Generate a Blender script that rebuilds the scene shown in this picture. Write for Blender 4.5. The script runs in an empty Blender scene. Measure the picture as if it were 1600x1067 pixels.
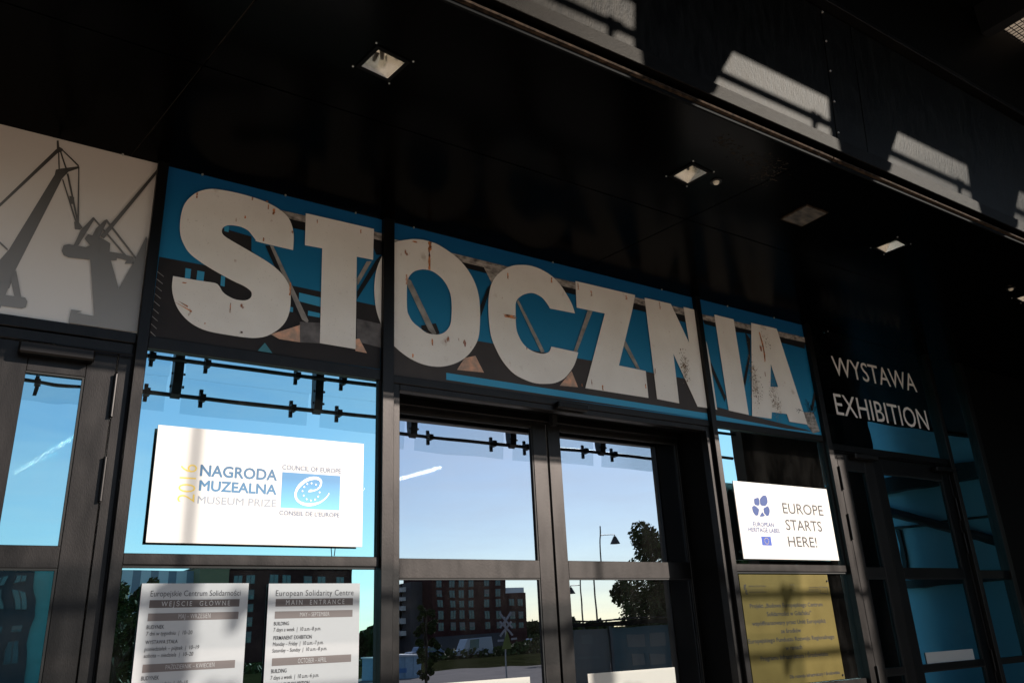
import bpy, bmesh, math, random
from mathutils import Vector, Matrix
random.seed(7)
rad = math.radians
SC = bpy.context.scene
COL = SC.collection

# ------------------------------------------------------------------ camera
cam_d = bpy.data.cameras.new('camera'); cam = bpy.data.objects.new('camera', cam_d); COL.objects.link(cam)
cam_d.sensor_width = 36.0; cam_d.lens = 28.6; cam_d.clip_start = 0.05; cam_d.clip_end = 2000
R = ((0.8384352, -0.1525512, -0.5232156), (-0.5430406, -0.3152023, -0.7783022), (-0.0461878, 0.9366833, -0.3471182))
cam.matrix_world = Matrix.Translation((0, -4, 1.6)) @ Matrix(R).to_4x4()
SC.camera = cam

# ------------------------------------------------------------------ light
SUN_AZ = rad(40.6)          # from -Y towards +X
PROFILE = 0.62              # drop per metre travelled towards the front
SUN_EL = math.atan(PROFILE * math.cos(SUN_AZ))
world = bpy.data.worlds.new('World'); SC.world = world; world.use_nodes = True
wn = world.node_tree.nodes; wl = world.node_tree.links; wn.clear()
wo = wn.new('ShaderNodeOutputWorld'); bg = wn.new('ShaderNodeBackground')
sky = wn.new('ShaderNodeTexSky'); sky.sky_type = 'NISHITA'; sky.sun_disc = False
sky.sun_elevation = SUN_EL; sky.sun_rotation = math.pi - SUN_AZ
sky.air_density = 1.0; sky.dust_density = 0.15; sky.ozone_density = 1.6
tc = wn.new('ShaderNodeTexCoord'); mp = wn.new('ShaderNodeMapping'); mp.inputs['Scale'].default_value = (1.2, 1.2, 7.0)
mp.inputs['Rotation'].default_value = (0.12, -0.1, 0.3)
no = wn.new('ShaderNodeTexNoise'); no.inputs['Scale'].default_value = 2.6; no.inputs['Detail'].default_value = 6; no.inputs['Roughness'].default_value = 0.6
rp = wn.new('ShaderNodeValToRGB'); rp.color_ramp.elements[0].position = 0.42; rp.color_ramp.elements[1].position = 0.72
rp.color_ramp.elements[1].color = (0.38, 0.38, 0.38, 1)
mx = wn.new('ShaderNodeMix'); mx.data_type = 'RGBA'; mx.inputs[7].default_value = (7.0, 7.2, 7.6, 1)
wl.new(tc.outputs['Generated'], mp.inputs[0]); wl.new(mp.outputs[0], no.inputs['Vector']); wl.new(no.outputs[0], rp.inputs[0])
wl.new(rp.outputs[0], mx.inputs[0]); wl.new(sky.outputs[0], mx.inputs[6]); wl.new(mx.outputs[2], bg.inputs[0])
bg.inputs[1].default_value = 0.07; wl.new(bg.outputs[0], wo.inputs[0])
sun_d = bpy.data.lights.new('sun', 'SUN'); sun_d.energy = 5.0; sun_d.angle = rad(0.55); sun_d.color = (1.0, 0.90, 0.80)
sun = bpy.data.objects.new('sun', sun_d); COL.objects.link(sun)
to_sun = Vector((math.sin(SUN_AZ) * math.cos(SUN_EL), -math.cos(SUN_AZ) * math.cos(SUN_EL), math.sin(SUN_EL)))
sun.rotation_euler = to_sun.to_track_quat('Z', 'Y').to_euler(); sun.location = to_sun * 60
vs = SC.view_settings; vs.view_transform = 'Standard'; vs.look = 'None'; vs.exposure = 1.05; vs.gamma = 1.0; vs.use_curve_mapping = False
SC.cycles.max_bounces = 10; SC.cycles.transparent_max_bounces = 16; SC.cycles.glossy_bounces = 6
SC.cycles.caustics_reflective = False; SC.cycles.caustics_refractive = False
SC.cycles.use_denoising = True

# ------------------------------------------------------------------ materials
def nodes(name):
    m = bpy.data.materials.new(name); m.use_nodes = True
    n = m.node_tree.nodes; l = m.node_tree.links
    return m, n, l, n['Principled BSDF']
def mat(name, col, rough=0.6, metal=0.0, spec=0.5, var=0.0, scale=8.0, stretch=(1, 1, 1), bump=0.0, bscale=60.0, col2=None, det=5):
    m, n, l, p = nodes(name)
    p.inputs['Base Color'].default_value = (*col, 1); p.inputs['Roughness'].default_value = rough
    p.inputs['Metallic'].default_value = metal; p.inputs['Specular IOR Level'].default_value = spec
    t = n.new('ShaderNodeTexCoord'); mpn = n.new('ShaderNodeMapping'); mpn.inputs['Scale'].default_value = stretch
    l.new(t.outputs['Object'], mpn.inputs[0])
    if var > 0 or col2:
        nz = n.new('ShaderNodeTexNoise'); nz.inputs['Scale'].default_value = scale; nz.inputs['Detail'].default_value = det
        l.new(mpn.outputs[0], nz.inputs['Vector'])
        r = n.new('ShaderNodeValToRGB'); r.color_ramp.elements[0].position = 0.3; r.color_ramp.elements[1].position = 0.7
        a = col; b = col2 or col
        r.color_ramp.elements[0].color = (*[max(0, c * (1 - var)) for c in a], 1)
        r.color_ramp.elements[1].color = (*[min(1, c * (1 + var)) for c in b], 1)
        l.new(nz.outputs[0], r.inputs[0]); l.new(r.outputs[0], p.inputs['Base Color'])
        mr = n.new('ShaderNodeMapRange'); mr.inputs[3].default_value = max(0.02, rough - 0.08); mr.inputs[4].default_value = min(1, rough + 0.1)
        l.new(nz.outputs[0], mr.inputs[0]); l.new(mr.outputs[0], p.inputs['Roughness'])
    if bump > 0:
        nb = n.new('ShaderNodeTexNoise'); nb.inputs['Scale'].default_value = bscale; nb.inputs['Detail'].default_value = 4
        l.new(mpn.outputs[0], nb.inputs['Vector'])
        bp_ = n.new('ShaderNodeBump'); bp_.inputs['Strength'].default_value = bump; bp_.inputs['Distance'].default_value = 0.01
        l.new(nb.outputs[0], bp_.inputs['Height']); l.new(bp_.outputs[0], p.inputs['Normal'])
    return m
def ramp_mat(name, z0, z1, c0, c1, rough=0.5):
    """flat print whose ink runs from c0 at height z0 to c1 at z1"""
    m, n, l, p = nodes(name); p.inputs['Roughness'].default_value = rough
    t = n.new('ShaderNodeTexCoord'); s = n.new('ShaderNodeSeparateXYZ'); l.new(t.outputs['Object'], s.inputs[0])
    mr = n.new('ShaderNodeMapRange'); mr.inputs[1].default_value = z0; mr.inputs[2].default_value = z1
    l.new(s.outputs[2], mr.inputs[0]); r = n.new('ShaderNodeValToRGB')
    r.color_ramp.elements[0].color = (*c0, 1); r.color_ramp.elements[1].color = (*c1, 1)
    l.new(mr.outputs[0], r.inputs[0]); l.new(r.outputs[0], p.inputs['Base Color'])
    return m
def glass(name, tint, refl, trans, wave=0.012, wscale=1.3, f0=0.0):
    m = bpy.data.materials.new(name); m.use_nodes = True; n = m.node_tree.nodes; l = m.node_tree.links; n.clear()
    o = n.new('ShaderNodeOutputMaterial'); mix = n.new('ShaderNodeMixShader'); g = n.new('ShaderNodeBsdfGlossy'); tr = n.new('ShaderNodeBsdfTransparent')
    g.inputs['Roughness'].default_value = 0.0; g.inputs['Color'].default_value = (*tint, 1); tr.inputs[0].default_value = (*trans, 1)
    fr = n.new('ShaderNodeFresnel'); fr.inputs[0].default_value = 1.5
    mr = n.new('ShaderNodeMapRange'); mr.inputs[1].default_value = 0.04; mr.inputs[2].default_value = 0.5
    mr.inputs[3].default_value = refl; mr.inputs[4].default_value = min(0.97, refl + 0.3)
    l.new(fr.outputs[0], mr.inputs[0]); l.new(mr.outputs[0], mix.inputs[0]); l.new(tr.outputs[0], mix.inputs[1]); l.new(g.outputs[0], mix.inputs[2])
    t = n.new('ShaderNodeTexCoord'); mpn = n.new('ShaderNodeMapping'); mpn.inputs['Scale'].default_value = (1.0, 1.0, 2.2)
    nz = n.new('ShaderNodeTexNoise'); nz.inputs['Scale'].default_value = wscale; nz.inputs['Detail'].default_value = 1.5
    b = n.new('ShaderNodeBump'); b.inputs['Strength'].default_value = wave; b.inputs['Distance'].default_value = 0.05
    l.new(t.outputs['Object'], mpn.inputs[0]); l.new(mpn.outputs[0], nz.inputs['Vector']); l.new(nz.outputs[0], b.inputs['Height'])
    l.new(b.outputs[0], g.inputs['Normal'])
    if wave > 0:      # thin film of dust and wiping smears
        df = n.new('ShaderNodeBsdfDiffuse'); df.inputs[0].default_value = (0.5, 0.48, 0.45, 1)
        dm = n.new('ShaderNodeMapping'); dm.inputs['Scale'].default_value = (1.0, 1.0, 0.35); dm.inputs['Rotation'].default_value = (0, 0.35, 0)
        dz = n.new('ShaderNodeTexNoise'); dz.inputs['Scale'].default_value = 5.0; dz.inputs['Detail'].default_value = 9; dz.inputs['Roughness'].default_value = 0.65
        dr = n.new('ShaderNodeMapRange'); dr.inputs[1].default_value = 0.45; dr.inputs[2].default_value = 0.8; dr.inputs[3].default_value = 0.002; dr.inputs[4].default_value = 0.018
        m2 = n.new('ShaderNodeMixShader'); l.new(t.outputs['Object'], dm.inputs[0]); l.new(dm.outputs[0], dz.inputs['Vector']); l.new(dz.outputs[0], dr.inputs[0])
        l.new(dr.outputs[0], m2.inputs[0]); l.new(mix.outputs[0], m2.inputs[1]); l.new(df.outputs[0], m2.inputs[2]); l.new(m2.outputs[0], o.inputs[0])
    else: l.new(mix.outputs[0], o.inputs[0])
    return m

FRAME = mat('bronze_anodised_metal', (0.0300, 0.0278, 0.0270), 0.42, 1.0, 0.5, var=0.16, scale=7, stretch=(1.5, 1, .5), bump=0.06, bscale=150)
FRAMED = mat('dark_bronze_metal', (0.020, 0.019, 0.019), 0.4, 1.0, 0.5, var=0.12, scale=3)
GASKET = mat('black_gasket', (0.006, 0.006, 0.006), 0.6, 0, 0.3)
SOFFIT = mat('black_soffit_metal', (0.0006, 0.0005, 0.00045), 0.18, 0, 0.026, var=0.35, scale=1.2)
def soffit_wear():
    m = SOFFIT; n = m.node_tree.nodes; l = m.node_tree.links; p = n['Principled BSDF']
    t = n.new('ShaderNodeTexCoord'); nz = n.new('ShaderNodeTexNoise'); nz.inputs['Scale'].default_value = 0.9; nz.inputs['Detail'].default_value = 3
    b = n.new('ShaderNodeBump'); b.inputs['Strength'].default_value = 0.05; b.inputs['Distance'].default_value = 0.05
    l.new(t.outputs['Object'], nz.inputs['Vector']); l.new(nz.outputs[0], b.inputs['Height']); l.new(b.outputs[0], p.inputs['Normal'])
soffit_wear()
BLACK = mat('matt_black_paint', (0.002, 0.002, 0.002), 0.6, 0, 0.06)
BLACKG = glass('black_back_painted_glass', (0.34, 0.50, 0.62), 0.22, (0.0, 0.0, 0.0), wave=0.02)
SEAMM = mat('dusty_joint', (0.09, 0.075, 0.06), 0.8, 0, 0.2, var=0.6, scale=14)
STEEL = mat('weathered_grey_steel', (0.0075, 0.0063, 0.0053), 0.42, 1.0, 0.5, var=0.5, scale=5.0, stretch=(5.0, 1, 1.2), bump=0.15, bscale=30)
STEELF = mat('fascia_flashing_steel', (0.0098, 0.0082, 0.0069), 0.44, 1.0, 0.5, var=0.25, scale=6, stretch=(1, 1, 5), bump=0.2, bscale=90)
RUSTT = mat('rust_flecked_trim', (0.006, 0.005, 0.004), 0.9, 0, 0.1, var=0.9, scale=38, col2=(0.022, 0.014, 0.009), stretch=(1, 1, 1))
CORTEN = mat('dark_corten_steel', (0.030, 0.012, 0.007), 0.8, 0, 0.3, var=0.5, scale=1.2, stretch=(1, 1, .6), bump=0.2, bscale=8)
GL_SIDE = glass('cyan_coated_glass', (0.50, 0.86, 0.96), 0.78, (0.10, 0.13, 0.13))
GL_DOOR = glass('clear_coated_door_glass', (0.78, 0.86, 1.0), 0.58, (0.14, 0.15, 0.15), wave=0.016)
GL_LEFT = glass('cyan_coated_old_glass', (0.47, 0.82, 0.92), 0.76, (0.12, 0.15, 0.14), wave=0.03, wscale=2.0)
GL_DARK = glass('dimmed_reflection_blue_glass', (0.19, 0.60, 0.78), 0.72, (0.02, 0.03, 0.035), wave=0.03)  # tint darkened to stand in for dimmer, polarised reflections at this slanting angle
GL_SCREEN = glass('louvre_glass', (0.9, 1.0, 1.0), 0.05, (0.92, 0.95, 0.96), wave=0.0)
WHITE = mat('white_sign_board', (0.52, 0.51, 0.495), 0.45, 0, 0.4, var=0.02, scale=2)
PAPER = mat('light_grey_poster', (0.42, 0.425, 0.435), 0.4, 0, 0.5, var=0.04, scale=2)
STICK = mat('white_glass_film', (0.52, 0.50, 0.45), 0.6, 0, 0.3, var=0.03, scale=3)
STICKG = mat('greyish_glass_film', (0.33, 0.34, 0.33), 0.6, 0, 0.3)
def ink(name, c, r=0.5): return mat(name, c, r, 0, 0.3)
INK_GREY = ink('dark_grey_ink', (0.035, 0.033, 0.036)); INK_MID = ink('mid_grey_ink', (0.045, 0.04, 0.04)); INK_BAR = ink('warm_grey_ink', (0.10, 0.082, 0.078))
INK_BARL = ink('light_warm_grey_ink', (0.16, 0.135, 0.13)); INK_PALE = ink('pale_ink', (0.46, 0.45, 0.45))
INK_BLUE = ramp_mat('prize_blue_ink', 2.20, 2.46, (0.045, 0.19, 0.36), (0.025, 0.09, 0.18))
INK_NAVY = ink('navy_ink', (0.012, 0.04, 0.17)); INK_YEL = ink('yellow_ink', (0.62, 0.46, 0.09)); INK_LG = ink('light_grey_ink', (0.22, 0.25, 0.30))
INK_SER = ink('blue_grey_ink', (0.10, 0.13, 0.20)); INK_BLK = ink('black_ink', (0.012, 0.012, 0.012)); INK_WHITE = ink('white_ink', (0.85, 0.85, 0.85))
LET_WHITE = ink('white_lettering_film', (0.72, 0.68, 0.64)); INK_FLAG = ink('flag_blue_ink', (0.02, 0.06, 0.32)); INK_FAINT = ink('faint_ochre_ink', (0.10, 0.08, 0.025))
GOLD = mat('brushed_brass', (0.098, 0.076, 0.016), 0.42, 0.6, 0.5, var=0.10, scale=3, stretch=(1.5, 1, 1), bump=0.04, bscale=120)
def letter_paint():
    m, n, l, p = nodes('printed_worn_white_paint'); p.inputs['Roughness'].default_value = 0.5
    t = n.new('ShaderNodeTexCoord')
    def noise(sc, det, stretch=(1, 1, 1)):
        mpn = n.new('ShaderNodeMapping'); mpn.inputs['Scale'].default_value = stretch
        l.new(t.outputs['Object'], mpn.inputs[0]); z = n.new('ShaderNodeTexNoise'); z.inputs['Scale'].default_value = sc; z.inputs['Detail'].default_value = det
        l.new(mpn.outputs[0], z.inputs['Vector']); return z
    def ramp(src, a, b, ca, cb):
        r = n.new('ShaderNodeValToRGB'); r.color_ramp.elements[0].position = a; r.color_ramp.elements[1].position = b
        r.color_ramp.elements[0].color = ca; r.color_ramp.elements[1].color = cb; l.new(src.outputs[0], r.inputs[0]); return r
    base = ramp(noise(4, 8), 0.3, 0.75, (0.80, 0.75, 0.69, 1), (0.90, 0.86, 0.80, 1))
    blot = ramp(noise(7.5, 10), 0.66, 0.74, (0, 0, 0, 1), (0.55, 0.55, 0.55, 1))
    rust = ramp(noise(22, 8, (1, 1, 0.35)), 0.69, 0.73, (0, 0, 0, 1), (1, 1, 1, 1))
    speck = ramp(noise(160, 2), 0.70, 0.76, (0, 0, 0, 1), (0.7, 0.7, 0.7, 1))
    def mix(fac, a, bcol):
        x = n.new('ShaderNodeMix'); x.data_type = 'RGBA'; l.new(fac.outputs[0], x.inputs[0]); l.new(a, x.inputs[6]); x.inputs[7].default_value = bcol; return x.outputs[2]
    c = mix(blot, base.outputs[0], (0.48, 0.40, 0.33, 1)); c = mix(rust, c, (0.30, 0.10, 0.035, 1)); c = mix(speck, c, (0.30, 0.26, 0.23, 1))
    l.new(c, p.inputs['Base Color']); return m
LETTER = letter_paint()
RUST = mat('printed_rust', (0.20, 0.035, 0.01), 0.6, 0, 0.3, var=0.8, scale=45, col2=(0.50, 0.20, 0.08))
RUSTL = mat('printed_pale_rust', (0.50, 0.40, 0.33), 0.6, 0, 0.3, var=0.3, scale=25, col2=(0.60, 0.33, 0.22))
TRUSS = mat('printed_grey_girder', (0.17, 0.15, 0.14), 0.6, 0, 0.3, var=0.45, scale=22, stretch=(1, 1, 2), col2=(0.36, 0.33, 0.30))
TRUSSD = ink('printed_dark_girder', (0.012, 0.012, 0.014))
TRUSSL = mat('printed_light_strut', (0.30, 0.28, 0.26), 0.6, 0, 0.3, var=0.3, scale=20)
SKYP = ramp_mat('printed_blue_sky', 3.15, 4.0, (0.003, 0.22, 0.40), (0.003, 0.095, 0.25))
SKYB = ink('printed_pale_blue', (0.05, 0.33, 0.55))
BLD1 = mat('printed_dark_hall', (0.022, 0.018, 0.018), 0.6, 0, 0.3, var=0.3, scale=6)
BLD2 = mat('printed_brown_grey_hall', (0.055, 0.047, 0.045), 0.6, 0, 0.3, var=0.15, scale=5)
BLDG = mat('printed_grey_patch', (0.13, 0.12, 0.12), 0.6, 0, 0.3, var=0.5, scale=12)
TEAL = ink('printed_teal', (0.06, 0.22, 0.27))
CRSKY = ramp_mat('printed_warm_sky', 3.08, 4.02, (0.78, 0.75, 0.72), (0.60, 0.52, 0.45))
CRANE = ramp_mat('printed_crane_shadow', 3.10, 3.90, (0.29, 0.285, 0.28), (0.052, 0.045, 0.038))
REFL = mat('lamp_reflector_aluminium', (0.80, 0.78, 0.72), 0.16, 0.97, 0.5, var=0.08, scale=20)
LAMPG = mat('lamp_glass_bulb', (0.10, 0.09, 0.08), 0.2, 0, 0.5)
SCREW = mat('bright_screw', (0.55, 0.53, 0.5), 0.35, 0.6, 0.5)
CREAM = mat('cream_sensor_plastic', (0.72, 0.66, 0.54), 0.45, 0, 0.4)
def emit(name, c, s):
    m = bpy.data.materials.new(name); m.use_nodes = True; n = m.node_tree.nodes; l = m.node_tree.links; n.clear()
    o = n.new('ShaderNodeOutputMaterial'); e = n.new('ShaderNodeEmission'); e.inputs[0].default_value = (*c, 1); e.inputs[1].default_value = s; l.new(e.outputs[0], o.inputs[0]); return m
TUBE = emit('lit_tube', (1.0, 0.93, 0.85), 120.0)

# ------------------------------------------------------------------ helpers
def tag(o, label=None, cat=None, group=None, kind=None):
    if label: o['label'] = label
    if cat: o['category'] = cat
    if group: o['group'] = group
    if kind: o['kind'] = kind
    return o
def empty(name, loc, label, cat, group=None):
    o = bpy.data.objects.new(name, None); COL.objects.link(o); o.location = loc; o.empty_display_size = 0.1
    return tag(o, label, cat, group)
def link_mesh(name, me, m, parent=None):
    o = bpy.data.objects.new(name, me); COL.objects.link(o)
    if m is not None and not me.materials: me.materials.append(m)
    if parent is not None:
        o.parent = parent
        # geometry is written in world metres: cancel the chain of parent offsets
        off = Vector((0, 0, 0)); q = parent
        while q is not None: off += q.location; q = q.parent
        o.location = -off
    return o
def bobj(name, bm, m, parent=None, bevel=0.0):
    bmesh.ops.recalc_face_normals(bm, faces=bm.faces)
    if bevel > 0:
        es = [e for e in bm.edges if len(e.link_faces) == 2 and e.calc_face_angle(0) > 0.5]
        bmesh.ops.bevel(bm, geom=es, offset=bevel, segments=1, affect='EDGES', clamp_overlap=True)
    me = bpy.data.meshes.new(name); bm.to_mesh(me); bm.free()
    return link_mesh(name, me, m, parent)
def abox(bm, x0, x1, y0, y1, z0, z1):
    v = [bm.verts.new(p) for p in ((x0, y0, z0), (x1, y0, z0), (x1, y1, z0), (x0, y1, z0), (x0, y0, z1), (x1, y0, z1), (x1, y1, z1), (x0, y1, z1))]
    for f in ((3, 2, 1, 0), (4, 5, 6, 7), (0, 1, 5, 4), (1, 2, 6, 5), (2, 3, 7, 6), (3, 0, 4, 7)): bm.faces.new([v[i] for i in f])
def box(name, x0, x1, y0, y1, z0, z1, m, parent=None, bevel=0.0):
    bm = bmesh.new(); abox(bm, x0, x1, y0, y1, z0, z1); return bobj(name, bm, m, parent, bevel)
def cyl(bm, a, b, r, seg=12, r2=None):
    a = Vector(a); b = Vector(b); d = (b - a); L = d.length; r2 = r if r2 is None else r2
    q = d.to_track_quat('Z', 'Y').to_matrix().to_4x4(); q.translation = (a + b) / 2
    bmesh.ops.create_cone(bm, cap_ends=True, segments=seg, radius1=r, radius2=r2, depth=L, matrix=q)
def tube(name, a, b, r, m, parent=None, seg=12, r2=None):
    bm = bmesh.new(); cyl(bm, a, b, r, seg, r2); return bobj(name, bm, m, parent)
def poly(name, pts, y, th, m, parent=None, hole=None):
    """flat plate in the plane of the front: outline of (x,z) points, thickness th behind y"""
    cu = bpy.data.curves.new(name, 'CURVE'); cu.dimensions = '2D'; cu.fill_mode = 'BOTH' if th > 0 else 'FRONT'; cu.extrude = th / 2
    for loop in [pts] + ([hole] if hole else []):
        s = cu.splines.new('POLY'); s.points.add(len(loop) - 1); s.use_cyclic_u = True
        for i, (x, z) in enumerate(loop): s.points[i].co = (x, z, 0, 1)
    o = bpy.data.objects.new(name, cu); COL.objects.link(o)
    me = bpy.data.meshes.new_from_object(o); bpy.data.objects.remove(o); bpy.data.curves.remove(cu)
    me.transform(Matrix(((1, 0, 0, 0), (0, 0, -1, y + th / 2), (0, 1, 0, 0), (0, 0, 0, 1))))
    return link_mesh(name, me, m, parent)
def smooth_loop(pts, n=3):
    """Catmull-Rom through gently bending points, corners kept"""
    out = []; N = len(pts); P = [Vector(p) for p in pts]
    def corner(i):
        a = P[i] - P[i - 1]; b = P[(i + 1) % N] - P[i]
        return a.length < 1e-6 or b.length < 1e-6 or a.angle(b) > 0.80
    for i in range(N):
        p1, p2 = P[i], P[(i + 1) % N]
        p0 = P[i - 1] if not corner(i) else p1
        p3 = P[(i + 2) % N] if not corner((i + 1) % N) else p2
        out.append(tuple(p1))
        if corner(i) and corner((i + 1) % N): continue
        for k in range(1, n):
            t = k / n
            q = 0.5 * ((2 * p1) + (p2 - p0) * t + (2 * p0 - 5 * p1 + 4 * p2 - p3) * t * t + (3 * p1 - p0 - 3 * p2 + p3) * t ** 3)
            out.append(tuple(q))
    return out
_cap = {}
def text(name, body, ref, y, m, parent, weight=0.0, space=1.0, rot=False, shear=0.0, fat=0.0):
    """ref = (baseline left, baseline right, cap line left) in (x,z)"""
    cu = bpy.data.curves.new(name, 'FONT'); cu.body = body; cu.size = 1.0; cu.space_character = space; cu.offset = weight; cu.shear = shear
    cu.extrude = 0.0; cu.resolution_u = 3
    o = bpy.data.objects.new(name, cu); COL.objects.link(o)
    dg = bpy.context.evaluated_depsgraph_get(); dg.update(); me = bpy.data.meshes.new_from_object(o.evaluated_get(dg)); bpy.data.objects.remove(o)
    if weight not in _cap:
        c2 = bpy.data.curves.new('cap', 'FONT'); c2.body = 'H'; c2.offset = weight; o2 = bpy.data.objects.new('cap', c2); COL.objects.link(o2)
        dg.update(); m2 = bpy.data.meshes.new_from_object(o2.evaluated_get(bpy.context.evaluated_depsgraph_get())); bpy.data.objects.remove(o2)
        ys = [v.co.y for v in m2.vertices]; _cap[weight] = (min(ys), max(ys)); bpy.data.meshes.remove(m2)
    lo, hi = _cap[weight]
    xs = [v.co.x for v in me.vertices]; a, b = min(xs), max(xs)
    if not rot:
        (xa, za), (xb, zb), (xc, zc) = ref; sx = (xb - xa) / (b - a); sz = (zc - za) / (hi - lo)
    if rot:   # reads upwards: ref = ((right x, bottom z), top z, cap height)
        for v in me.vertices:
            u = (v.co.x - a) / (b - a); w = (v.co.y - lo) / (hi - lo)
            v.co = (ref[0][0] - w * ref[2], y, ref[0][1] + u * (ref[1] - ref[0][1]))
    else:
        for v in me.vertices: v.co = (xa + (v.co.x - a) * sx, y, za + (v.co.y - lo) * sz)
    bmm = bmesh.new(); bmm.from_mesh(me)
    if fat > 0:      # bolder stroke: the same outlines shifted a hair each way
        base = list(bmm.faces)
        for i_, (dx, dz) in enumerate(((-1, 0), (1, 0), (0, 1), (0, -1), (.7, .7), (-.7, .7), (.7, -.7), (-.7, -.7))):
            g = bmesh.ops.duplicate(bmm, geom=base + list({e for f in base for e in f.edges}) + list({v for f in base for v in f.verts}))
            for v in [q for q in g['geom'] if isinstance(q, bmesh.types.BMVert)]: v.co += Vector((dx * fat, 0.00003 * (i_ + 1), dz * fat))
    bmesh.ops.recalc_face_normals(bmm, faces=bmm.faces)
    for f in bmm.faces:
        if f.normal.y > 0: f.normal_flip()
    bmm.to_mesh(me); bmm.free()
    return link_mesh(name, me, m, parent)
def rect(name, p, y, m, parent, th=0.0006):
    xs = [q[0] for q in p]; zs = [q[1] for q in p]
    x0 = (p[0][0] + p[3][0]) / 2; x1 = (p[1][0] + p[2][0]) / 2; z1 = (p[0][1] + p[1][1]) / 2; z0 = (p[2][1] + p[3][1]) / 2
    return box(name, x0, x1, y, y + th, z0, z1, m, parent)

_tr = random.Random(99)
def tilt(o, amt=0.0030):
    """real panes never sit dead parallel: tip each one a fraction of a degree and bow it slightly"""
    me = o.data; xs = [v.co.x for v in me.vertices]; zs = [v.co.z for v in me.vertices]; xc = (min(xs) + max(xs)) / 2; zc = (min(zs) + max(zs)) / 2
    a, b = _tr.uniform(-amt, amt), _tr.uniform(-amt, amt)
    for v in me.vertices: v.co.y += (v.co.x - xc) * a + (v.co.z - zc) * b
    return o
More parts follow.
